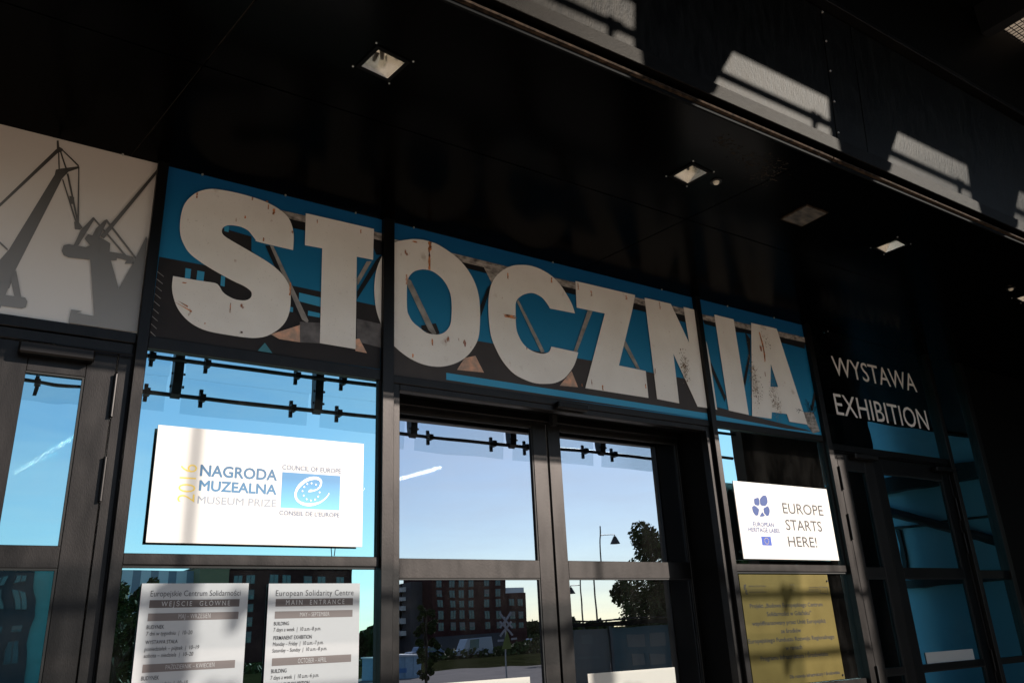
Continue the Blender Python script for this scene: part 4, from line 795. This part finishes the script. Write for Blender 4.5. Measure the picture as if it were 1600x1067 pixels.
(lx0, lz0), (lx1, lz1) = T['logo1']; lw = lx1 - lx0; lh = lz1 - lz0
def LP(u, v): return (lx0 + lw * u, lz0 + lh * v)
poly('emblem_flag', [LP(0.1, 0.1), LP(0.85, 0.0), LP(0.75, 0.5), LP(0.5, 0.42), LP(0.35, 0.55), LP(0.0, 0.5)], PY, 0.0004, INK_BLK, pq)
poly('emblem_flag', [LP(0.45, 0.55), LP(0.95, 0.5), LP(0.98, 1.0), LP(0.5, 0.95), LP(0.3, 0.8)], PY, 0.0004, INK_BLK, pq)
star('emblem_star', *LP(0.5, 0.3), 0.008, -0.0112, GOLD, pq); star('emblem_star', *LP(0.7, 0.78), 0.007, -0.0112, GOLD, pq)
fp = T['flagP']; poly('flag_outline', [fp[0], fp[1], fp[2], fp[3]], PY, 0.0004, INK_BLK, pq, [(fp[0][0] + .003, fp[0][1] - .003), (fp[1][0] - .003, fp[1][1] - .003), (fp[2][0] - .003, fp[2][1] + .003), (fp[3][0] + .003, fp[3][1] + .003)])
fx = sum(p[0] for p in fp) / 4; fz = sum(p[1] for p in fp) / 4
for k in range(12): star('star', fx + 0.019 * math.sin(k * math.pi / 6), fz + 0.015 * math.cos(k * math.pi / 6), 0.0032, -0.0112, INK_FAINT, pq)
for k_ in ('pin1', 'pin2'):
    bm = bmesh.new(); x, z = T[k_][0]; cyl(bm, (x, -0.0102, z), (x, -0.016, z), 0.007, 12); bobj('pin', bm, INK_BLK, pq)

def poster(x0, x1, z0, z1, label, bars, lines, m=PAPER):
    p = empty('opening_hours_poster', ((x0 + x1) / 2, 0, z0), label, 'poster', 'opening hours posters')
    box('sheet', x0, x1, -0.006, -0.004, z0, z1, m, p, 0.0004)
    for k_, bmk in bars: rect('printed_bar', T[k_], -0.0066, bmk, p, 0.0004)
    for k_, s_, mm, w_, sp_ in lines: tx(p, s_, k_, mm, -0.0072, w_, sp_, 0.12 if mm is INK_MID else 0.0)
    return p
poster(0.668, 1.134, 1.08, 1.921, 'grey Polish opening hours sheet, left one of the pair in the window', (('p1a', INK_BAR), ('p1b', INK_BARL), ('p1c', INK_BARL)),
    (('a0', 'Europejskie Centrum Solidarności', INK_GREY, -0.004, 1.0), ('a1', 'WEJŚCIE  GŁÓWNE', INK_PALE, -0.005, 1.45), ('a2', 'MAJ – WRZESIEŃ', INK_PALE, -0.01, 1.0), ('a3', 'BUDYNEK', INK_GREY, 0.004, 1.0),
     ('a4', '7 dni w tygodniu  |  10–20', INK_MID, 0.0, 1.0), ('a5', 'WYSTAWA STAŁA', INK_GREY, 0.004, 1.0), ('a6', 'poniedziałek – piątek  |  10–19', INK_MID, 0.0, 1.0), ('a7', 'sobota – niedziela  |  10–20', INK_MID, 0.0, 1.0),
     ('a8', 'PAŹDZIERNIK – KWIECIEŃ', INK_PALE, -0.01, 1.0), ('a9', 'BUDYNEK', INK_GREY, 0.004, 1.0), ('a10', '7 dni w tygodniu  |  10–18', INK_MID, 0.0, 1.0)))
poster(1.228, 1.690, 1.08, 1.919, 'grey English opening hours sheet, right one of the pair in the window', (('p2a', INK_BAR), ('p2b', INK_BARL), ('p2c', INK_BARL)),
    (('b0', 'European Solidarity Centre', INK_GREY, -0.004, 1.1), ('b1', 'MAIN  ENTRANCE', INK_PALE, -0.005, 1.5), ('b2', 'MAY – SEPTEMBER', INK_PALE, -0.01, 1.0), ('b3', 'BUILDING', INK_GREY, 0.004, 1.0),
     ('b4', '7 days a week  |  10 a.m.–8 p.m.', INK_MID, 0.0, 1.0), ('b5', 'PERMANENT EXHIBITION', INK_GREY, 0.004, 1.0), ('b6', 'Monday – Friday  |  10 a.m.–7 p.m.', INK_MID, 0.0, 1.0), ('b7', 'Saturday – Sunday  |  10 a.m.–8 p.m.', INK_MID, 0.0, 1.0),
     ('b8', 'OCTOBER – APRIL', INK_PALE, -0.01, 1.0), ('b9', 'BUILDING', INK_GREY, 0.004, 1.0), ('b10', '7 days a week  |  10 a.m.–6 p.m.', INK_MID, 0.0, 1.0), ('b11', 'PERMANENT EXHIBITION', INK_GREY, 0.004, 1.0)))
tag(box('window_sticker', 2.10, 2.892, DY + 0.008, DY + 0.0105, 1.15, 1.412, STICK), 'blank white film strip on the left leaf of the double door', 'sticker', 'blank strips on the door glass')
tag(box('window_sticker', 3.322, 4.050, DY + 0.008, DY + 0.0105, 1.15, 1.403, STICK), 'blank white film strip on the right leaf of the double door', 'sticker', 'blank strips on the door glass')
tag(box('window_sticker', 6.490, 7.180, 0.013, 0.0155, 1.297, 1.380, STICKG), 'small grey film strip on the dark right hand side door', 'sticker', 'blank strips on the door glass')

# ------------------------------------------------------------------ ceiling fittings
def downlight(cx, cy, w, d, rot, label, plain=False):
    t = empty('recessed_downlight', (cx, cy, 4.02), label, 'ceiling light', 'recessed ceiling lights under the soffit')
    def put(name, bm, m):
        o = bobj(name, bm, m); o.parent = t; return o
    h1, h2 = w / 2, d / 2; fl = 0.018
    bm = bmesh.new()
    for (a, b, c, e) in ((-h1 - fl, h1 + fl, -h2 - fl, -h2 - 0.0003), (-h1 - fl, h1 + fl, h2 + 0.0003, h2 + fl), (-h1 - fl, -h1 - 0.0003, -h2, h2), (h1 + 0.0003, h1 + fl, -h2, h2)): abox(bm, a, b, c, e, -0.007, -0.0003)
    put('trim_frame', bm, BLACK)
    bm = bmesh.new(); k = 0.45; dep = 0.0
    o_ = [bm.verts.new((sx * h1, sy * h2, -0.006)) for sx, sy in ((-1, -1), (1, -1), (1, 1), (-1, 1))]
    i_ = [bm.verts.new((sx * h1 * k, sy * h2 * k, 0.075)) for sx, sy in ((-1, -1), (1, -1), (1, 1), (-1, 1))]
    for q in range(4): bm.faces.new([o_[q], o_[(q + 1) % 4], i_[(q + 1) % 4], i_[q]])
    bm.faces.new(i_); put('reflector', bm, REFL)
    bm = bmesh.new(); cyl(bm, (0.0, h2 * 0.12, 0.074), (0.0, h2 * 0.12, 0.030), 0.012, 10, 0.008); put('bulb', bm, LAMPG)
    bm = bmesh.new(); s1, s2 = h1 + 0.027, h2 + 0.027
    for sx, sy in ((-1, -1), (1, -1), (1, 1), (-1, 1)): cyl(bm, (sx * s1, sy * s2, 0.001), (sx * s1, sy * s2, -0.005), 0.0042, 8)
    put('screw', bm, SCREW); t.rotation_euler = (0, 0, rad(rot)); return t
for a, lb in zip(LAMPS, ('square downlight at the top left of the dark ceiling', 'square downlight beside the round sensor, near the ceiling joint', 'small bright downlight right of the rusty hatch', 'downlight cut by the right edge of the photo')):
    downlight(*a, lb)
def sensor(x, y, r, label):
    t = empty('ceiling_sensor', (x, y, 4.02), label, 'sensor', 'round ceiling sensors')
    bm = bmesh.new(); cyl(bm, (x, y, 4.0197), (x, y, 4.014), r * 1.75, 24); bobj('collar', bm, GASKET, t)
    bm = bmesh.new(); cyl(bm, (x, y, 4.0139), (x, y, 4.002), r, 20, r * 0.75); bobj('lens', bm, CREAM, t)
# cones are built base first, so the wide end sits against the ceiling
sensor(3.274, -1.300, 0.019, 'small round cream sensor beside the middle downlight'); sensor(6.54, -1.295, 0.019, 'small round cream sensor near the right edge of the ceiling')
ht = empty('ceiling_hatch', (4.07, -1.28, 4.02), 'stained rusty access hatch plate in the dark ceiling', 'hatch')
HM = mat('stained_hatch_plate', (0.010, 0.009, 0.008), 0.5, 0, 0.4, var=0.8, scale=16, col2=(0.055, 0.045, 0.035), stretch=(1, 2, 1))
o = box('plate', 3.975, 4.165, -1.375, -1.19, 4.008, 4.0195, HM, ht, 0.003)
bm = bmesh.new(); 
for (a, b, c, d_) in ((3.965, 4.175, -1.385, -1.3755), (3.965, 4.175, -1.1895, -1.18), (3.965, 3.9745, -1.375, -1.19), (4.1655, 4.175, -1.375, -1.19)): abox(bm, a, b, c, d_, 4.012, 4.0198)
bobj('rim', bm, RUSTT, ht)

# ------------------------------------------------------------------ what the windows mirror: the square, street and houses opposite
pil = empty('corten_pillar', (11, -5.5, 0), 'broad dark rust coloured pillar mirrored in the right window', 'pillar')
box('shaft', 9.60, 12.95, -4.36, -4.16, 0.02, 6.3, CORTEN, pil)
bm = bmesh.new()
for x in (10.2, 11.0, 11.8, 12.4): abox(bm, x, x + 0.02, -4.166, -4.1605, 0.1, 6.2)
bobj('seam', bm, BLACK, pil)
wing = empty('glazed_wing', (15, -4, 0), 'blue glazed side wing mirrored in the right side doors', 'building')
WB = mat('sky_blue_glazing', (0.34, 0.56, 0.70), 0.25, 0.0, 0.5, var=0.08, scale=0.6)
box('wall', 13.45, 19, -7.5, -1.95, 0.02, 6.0, WB, wing)
for (z0, z1, w_) in ((3.72, 3.98, 0.22), (2.16, 2.30, 0.12), (5.2, 5.3, 0.08), (3.1, 3.14, 0.06)): box('beam', 13.45 - w_, 13.449, -7.5, -1.95, z0, z1, FINM, wing)
for k in range(6):
    y = -2.4 - k * 0.95; box('mullion', 13.40, 13.4485, y, y + 0.06, 2.31, 3.09, FINM, wing)
tube('brace', (13.3, -2.1, 2.5), (13.3, -5.0, 3.7), 0.07, FINM, wing)

GLZ = mat('dark_teal_window', (0.03, 0.09, 0.105), 0.15, 0.2, 0.6, var=0.3, scale=0.5)
BRICK = mat('dark_red_brick', (0.045, 0.017, 0.016), 0.95, 0, 0.1, var=0.3, scale=0.7)
PALE = mat('pale_render', (0.62, 0.60, 0.56), 0.8, 0, 0.2, var=0.1, scale=0.3); BEIGE = mat('beige_render', (0.22, 0.19, 0.11), 0.8, 0, 0.2, var=0.1)
DARKW = mat('dark_grey_cladding', (0.05, 0.05, 0.055), 0.7, 0, 0.3, var=0.2, scale=0.4)
WINF = ink('pale_window_frame', (0.06, 0.08, 0.085)); PANEL = ink('white_cladding', (0.62, 0.64, 0.66))
winmesh = {}
BLIND = ink('pale_blind', (0.16, 0.15, 0.14))
def windows(b, xs, zs, y, w, h, every=None):
    key = (round(w, 2), round(h, 2))
    if key not in winmesh:
        bm = bmesh.new(); abox(bm, -w / 2, w / 2, 0, 0.12, 0, h); bmesh.ops.recalc_face_normals(bm, faces=bm.faces)
        me = bpy.data.meshes.new('window'); bm.to_mesh(me); bm.free(); me.materials.append(WINF)
        bm = bmesh.new()
        for s in (-1, 1): abox(bm, s * w / 4 - w / 4 + 0.08, s * w / 4 + w / 4 - 0.08, 0.1201, 0.16, 0.1, h - 0.1)
        bmesh.ops.recalc_face_normals(bm, faces=bm.faces); m2 = bpy.data.meshes.new('pane'); bm.to_mesh(m2); bm.free(); m2.materials.append(GLZ)
        winmesh[key] = (me, m2)
    me, m2 = winmesh[key]
    for x in xs:
        for z in zs:
            o = bpy.data.objects.new('window', me); COL.objects.link(o); o.parent = b; o.location = Vector((x, y, z)) - b.location
            p = bpy.data.objects.new('pane', m2); COL.objects.link(p); p.parent = o
            if (int(x * 3) + int(z * 7)) % 4 == 0:
                q = box('blind', -w * .42, w * .42, 0.161, 0.17, h * .45, h * .93, BLIND); q.parent = p
ab = empty('apartment_building', (107, -180, 0), 'tall brick apartment block mirrored in the left door leaf', 'building', 'apartment blocks mirrored in the glass')
box('wall', 96.7, 118, -196, -180, 0, 21.2, BRICK, ab); box('low_wall', 118, 124.2, -192, -180.5, 0, 13.6, BRICK, ab); box('roof', 96.2, 118.6, -197, -179.6, 21.2, 21.7, DARKW, ab)
box('terrace_rail', 118.2, 124, -181, -180.9, 13.6, 14.9, PANEL, ab); box('arcade', 97, 117.5, -179.95, -179.7, 0.0, 3.2, DARKW, ab)
windows(ab, [98.7, 102.2, 104.8, 107.6, 112.2, 115.6], [4.3, 7.1, 9.9, 12.7, 15.4, 18.2], -180, 1.5, 2.0)
windows(ab, [119.9, 122.4], [4.3, 7.1, 10.2], -180.5, 1.5, 1.8)
# receding wing with pale balcony stacks
n_ = 7
for k in range(n_):
    t0 = k / n_; t1 = (k + 1) / n_; bx0 = 96.0 + (133.5 - 96.0) * t0; by0 = -182 - (279 - 182) * t0; bx1 = 96.0 + (133.5 - 96) * t1; by1 = -182 - 97 * t1
    bm = bmesh.new(); abox(bm, bx0 - 2.6, bx0 + 6, by1 + 0.4, by0 - 3.0, 0, 17.2); bobj('wall', bm, BRICK if k % 2 else DARKW, ab)
    bm = bmesh.new()
    for f in range(5): abox(bm, bx0 - 4.0, bx0 - 2.61, by1 + 2.5, by0 - 5.5, 3.6 + f * 2.8, 4.8 + f * 2.8); abox(bm, bx0 - 3.9, bx0 - 3.6, by0 - 6.1, by0 - 5.8, 3.0, 17.0)
    bobj('balcony', bm, PALE, ab)
bb = empty('apartment_building', (61, -180, 0), 'dark brick block mirrored behind the opening hours sheets', 'building', 'apartment blocks mirrored in the glass')
box('wall', 47.4, 75.4, -196, -180, 0, 19.4, BRICK, bb); box('stair_wall', 41.2, 47.39, -195, -179.5, 0, 19.5, BEIGE, bb); box('roof', 41, 75.9, -197, -179.2, 19.5, 19.9, DARKW, bb)
windows(bb, [49.5, 52.2, 57.2, 60.0, 64.8, 68.0, 72.5], [4.0, 6.9, 9.8, 12.7, 15.8], -180, 1.9, 1.9)
bp2 = empty('pale_panel_building', (34, -185, 0), 'pale blue and white striped block mirrored at the left of the window', 'building')
box('wall', 26.6, 41.1, -198, -185, 0, 19.0, BEIGE, bp2)
for k in range(4): box('cladding_panel', 27.0 + k * 3.6, 29.0 + k * 3.6, -184.99, -184.8, 10.5, 19.0, PANEL, bp2); 
for k in range(4): box('cladding_panel', 29.01 + k * 3.6, 30.59 + k * 3.6, -184.99, -184.85, 10.5, 19.0, INK_LG, bp2)
bc = empty('office_building', (5, -120, 0), 'dark glassy block mirrored in the glass of the left side door', 'building')
box('wall', 3.0, 8.2, -132, -120, 0, 15.2, DARKW, bc); box('low_wall', -14, 2.99, -130, -121, 0, 13, DARKW, bc); box('glass_tower', 8.21, 11.6, -130, -120.5, 0, 14.2, mat('teal_curtain_glass', (0.08, 0.28, 0.27), 0.3, 0.1, 0.5, var=0.2, scale=.3), bc)
windows(bc, [4.2, 6.6], [3.2, 5.9, 8.6, 11.3], -120, 1.4, 1.6)
bh = empty('roofline_building', (-5, -150, 0), 'low wide dark block on the skyline mirrored in the left side door', 'building'); box('wall', -70, 4.5, -165, -150, 0, 20.8, DARKW, bh); box('roof_plant', -10, -2, -160, -152, 20.8, 23.0, BLACK, bh)

# vegetation
LEAF = mat('tree_leaves', (0.036, 0.052, 0.012), 0.8, 0, 0.15, var=0.5, scale=1.5); BARK = mat('bark', (0.06, 0.045, 0.03), 0.9, 0, 0.2, var=0.3, scale=6)
def tree(x, y, h, cr, trunk_h, n, label, cx=0.0, squash=1.0, group='trees mirrored in the glass', lf=0.16, seed=1):
    r_ = random.Random(seed); t = empty('tree', (x, y, 0), label, 'tree', group)
    bm = bmesh.new(); cyl(bm, (x, y, 0), (x + cx * 0.3, y, trunk_h), 0.03 * h, 8, 0.018 * h); cyl(bm, (x + cx * .3, y, trunk_h), (x + cx * .6, y, h * 0.85), 0.018 * h, 7, 0.006 * h)
    for k in range(7):
        a = r_.random() * 6.28; z0 = trunk_h + (h - trunk_h) * r_.uniform(0, .6); cyl(bm, (x + cx * .4, y, z0), (x + cx * .5 + math.cos(a) * cr * .7, y + math.sin(a) * cr * .7, z0 + r_.uniform(.2, .5) * (h - trunk_h)), 0.007 * h, 5, 0.002 * h)
    bobj('trunk', bm, BARK, t)
    bm = bmesh.new(); cl = []
    zc = (trunk_h * 0.8 + h) / 2; hz = (h - trunk_h * 0.8) / 2
    for k in range(46):
        while True:
            u = [r_.uniform(-1, 1) for _ in range(3)]
            if sum(q * q for q in u) < 1 and sum(q * q for q in u) > 0.12: break
        cl.append((x + cx + u[0] * cr * squash, y + u[1] * cr, zc + u[2] * hz, r_.uniform(.14, .32) * min(cr, hz)))
    for i in range(n):
        c = cl[r_.randrange(len(cl))]; d = Vector([r_.gauss(0, 1) for _ in range(3)]).normalized() * c[3] * r_.random() ** 0.4
        p = Vector(c[:3]) + d; s = lf * r_.uniform(.6, 1.3); q = Vector([r_.gauss(0, 1) for _ in range(3)]).normalized(); e = q.orthogonal().normalized(); f = q.cross(e)
        bm.faces.new([bm.verts.new(p + e * s), bm.verts.new(p + f * s * .6), bm.verts.new(p - e * s), bm.verts.new(p - f * s * .6)])
    bobj('crown', bm, LEAF, t)
tree(26.0, -22, 6.8, 3.6, 1.2, 30000, 'broad leafy tree mirrored behind the noticeboard shelter', 0.4, lf=0.085, seed=4)
tree(28.6, -23, 6.6, 2.2, 1.6, 12000, 'tree mirrored at the left edge of the EUROPE STARTS HERE window', 0.0, lf=0.08, seed=5)
tree(16.75, -28, 3.5, 0.50, 0.2, 7000, 'slim columnar poplar mirrored in the left door leaf', lf=0.06, seed=6)
tree(3.4, -19, 3.5, 0.7, 0.6, 2500, 'dark bush tree mirrored left of the Polish sheet', lf=0.09, seed=7)
tree(7.2, -38, 5.2, 1.0, 0.6, 2500, 'narrow tree mirrored at the edge of the left side door', lf=0.13, seed=8)
tree(29.0, -30, 1.9, 1.8, 0.3, 3000, 'low round shrub mirrored at the foot of the crossing sign', lf=0.12, seed=9); tree(36, -44, 2.4, 2.6, 0.3, 3000, 'wide shrub by the path mirrored in the door', lf=0.15, seed=10)
def veg_band(name, x0, x1, y, zmin, zmax, n, s, seed):
    r_ = random.Random(seed); bm = bmesh.new()
    for i in range(n):
        x = r_.uniform(x0, x1); top = zmin + (zmax - zmin) * (0.5 + 0.28 * math.sin(x * 0.13) + 0.22 * math.sin(x * 0.41 + 1)); p = Vector((x, y + r_.uniform(-3, 3), r_.random() ** .7 * top)); ss = s * r_.uniform(.5, 1.2)
        q = Vector([r_.gauss(0, 1) for _ in range(3)]).normalized(); e = q.orthogonal().normalized(); f = q.cross(e)
        bm.faces.new([bm.verts.new(p + e * ss), bm.verts.new(p + f * ss * .7), bm.verts.new(p - e * ss), bm.verts.new(p - f * ss * .7)])
    o = bobj(name, bm, LEAF); tag(o, 'dark band of distant trees mirrored along the skyline', 'trees', kind='stuff'); return o
veg_band('far_trees', -60, 330, -205, 4, 8.5, 16000, 1.6, 11)
veg_band('hedge', 15, 110, -84, 0.4, 1.3, 6000, 0.35, 12)['label'] = 'low ragged hedge along the street mirrored in the doors'

# street furniture
PAINT = ink('dark_green_pole_paint', (0.02, 0.022, 0.022)); SIGNW = ink('white_sign_paint', (0.30, 0.29, 0.31)); SIGNY = mat('lime_tape', (0.12, 0.15, 0.03), 0.6)
def lamp(x, y, h, arm, label):
    t = empty('street_lamp', (x, y, 0), label, 'street lamp', 'street lamps mirrored in the right door leaf')
    tube('pole', (x, y, 0), (x, y, h), 0.07, PAINT, t, 10, 0.045); tube('arm', (x, y, h * 0.93), (x + arm, y, h * 0.93), 0.03, PAINT, t, 8)
    bm = bmesh.new(); z = h * 0.93 - 0.12; cyl(bm, (x + arm, y, z), (x + arm, y, z - 0.5), 0.08, 14, 0.32); cyl(bm, (x + arm, y, z + .12), (x + arm, y, z), 0.03, 8); bobj('bell_shade', bm, PAINT, t)
lamp(34.9, -40, 5.4, -0.85, 'bell shaded street lamp mirrored above the shelter roof'); lamp(36.9, -41, 8.9, 1.3, 'taller street lamp mirrored beside the leafy tree')
k_ = empty('notice_shelter', (17, -15, 0), 'dark shelter with corrugated roof and poster boards mirrored in the right door leaf', 'shelter')
bm = bmesh.new(); nn = 46
vs0 = []; 
for i in range(nn + 1):
    x = 14.2 + i * 0.16; z = 2.10 + 0.03 * (i % 2) + 0.20 * max(0, 1 - i / 6) ** 1.2
    vs0.append([bm.verts.new((x, y, z + dz)) for y, dz in ((-15.9, 0.06), (-14.7, 0.0))])
for i in range(nn): bm.faces.new([vs0[i][0], vs0[i + 1][0], vs0[i + 1][1], vs0[i][1]])
bobj('corrugated_roof', bm, mat('black_corrugated_sheet', (.01, .01, .01), 1.0, 0, 0.0), k_); box('roof_beam', 14.5, 21.4, -15.0, -14.85, 1.96, 2.09, BLACK, k_)
for i, x in enumerate((14.75, 16.2, 18.6, 21.0)): box('post', x, x + 0.09, -15.0, -14.92, 0.02, 1.96, DARKW, k_)
box('poster_board', 14.3, 14.74, -15.06, -15.0, 0.05, 1.82, ink('slate_poster', (0.05, 0.07, 0.10)), k_); box('poster_board', 14.86, 16.19, -15.06, -15.0, 0.05, 1.88, ink('grey_poster', (0.075, 0.068, 0.065)), k_)
box('poster_board', 16.31, 18.59, -15.06, -15.0, 0.05, 1.90, ink('teal_poster', (0.025, 0.05, 0.06)), k_); box('poster_board', 18.7, 20.99, -15.06, -15.0, 0.05, 1.90, ink('grey_poster_b', (0.06, 0.055, 0.05)), k_)
for i, (x, z, w, h) in enumerate(((15.2, 1.45, .4, .25), (15.0, 1.1, .8, .05), (16.9, 1.35, .7, .35), (17.8, 1.35, .6, .35), (17.0, .85, .5, .3), (17.7, .85, .6, .3))): box('poster_block', x, x + w, -14.999, -14.995, z, z + h, ink('faded_print_%d' % i, (0.085, 0.08, 0.075)), k_)
cs = empty('crossing_sign', (22, -30, 0), 'white double crossed railway sign on a post mirrored in the left door leaf', 'road sign')
tube('pole', (22, -30, 0), (22, -30, 2.75), 0.035, ink('pole_grey', (.3, .3, .3)), cs, 8)
for dz in (0.0, -0.42):
    for s in (-1, 1):
        bm = bmesh.new(); abox(bm, -0.5, 0.5, -0.006, 0.006, -0.05, 0.05); bm.transform(Matrix.Translation((22, -29.94 + 0.02 * s, 2.55 + dz)) @ Matrix.Rotation(s * rad(50), 4, 'Y')); bobj('cross_arm', bm, SIGNW, cs)
poly('warning_board', [(21.72, 1.25), (22.28, 1.25), (22.0, 1.95)], -29.9, 0.01, SIGNY, cs)
for s in (-1, 1): box('lamp_visor', 22 + s * 0.36 - 0.13, 22 + s * 0.36 + 0.13, -29.9, -29.8, 1.55, 1.63, SIGNW, cs)
ct = empty('storage_container', (21.3, -39, 0), 'pale blue storage container mirrored at the foot of the left door leaf', 'container')
CB = mat('pale_blue_paint', (0.22, 0.34, 0.44), 0.6, 0, 0.3, var=0.1)
bm = bmesh.new()
for i in range(12): abox(bm, 19.2 + i * 0.24, 19.2 + i * 0.24 + 0.2399, -41.2, -39.0 - 0.03 * (i % 2), 0.01, 1.12)
bobj('corrugated_body', bm, CB, ct); box('blue_stripe', 20.2, 21.2, -38.995, -38.99, 0.35, 0.6, ink('container_blue', (.05, .16, .36)), ct); box('roof_edge', 19.15, 22.15, -41.25, -38.94, 1.121, 1.2, PANEL, ct)
def car(x, y, L, h, m, label, van=False):
    c = empty('parked_car', (x, y, 0), label, 'van' if van else 'car', 'vehicles mirrored by the street')
    pr_ = [(0, .35), (0, .8), (.02, .95), (.16 if van else .2, 1.0), (.27, h), (.95 if van else .8, h), (1.0, .95), (1.0, .35)]
    bm = bmesh.new(); a = [bm.verts.new((x + u * L, y, z)) for u, z in pr_]; b = [bm.verts.new((x + u * L, y - 1.8, z)) for u, z in pr_]
    bm.faces.new(a); bm.faces.new(b[::-1])
    for k in range(len(pr_)): bm.faces.new([a[k], a[(k + 1) % 8], b[(k + 1) % 8], b[k]])
    bobj('body', bm, m, c, 0.04)
    for u in (.18, .80):
        w = tube('wheel', (x + u * L, y + 0.02, .33), (x + u * L, y - .2, .33), .33, GASKET, c, 18); tube('rim', (x + u * L, y + 0.035, .33), (x + u * L, y + .02, .33), .19, SCREW, w, 12)
    box('side_window', x + L * .34, x + L * (.6 if van else .74), y + 0.001, y + 0.01, 1.05, h - .12, GLZ, c)
car(48.5, -82, 4.9, 2.0, mat('white_van_paint', (.30, .32, .35), 0.3), 'pale van mirrored in the left door leaf', True); car(43.2, -83, 4.1, 1.45, mat('blue_car_paint', (.08, .12, .2), 0.3), 'blue grey car mirrored beside the pale van'); car(62, -88, 4.1, 1.45, mat('silver_car_paint', (.3, .3, .32), 0.3), 'silver car mirrored right of the crossing sign')
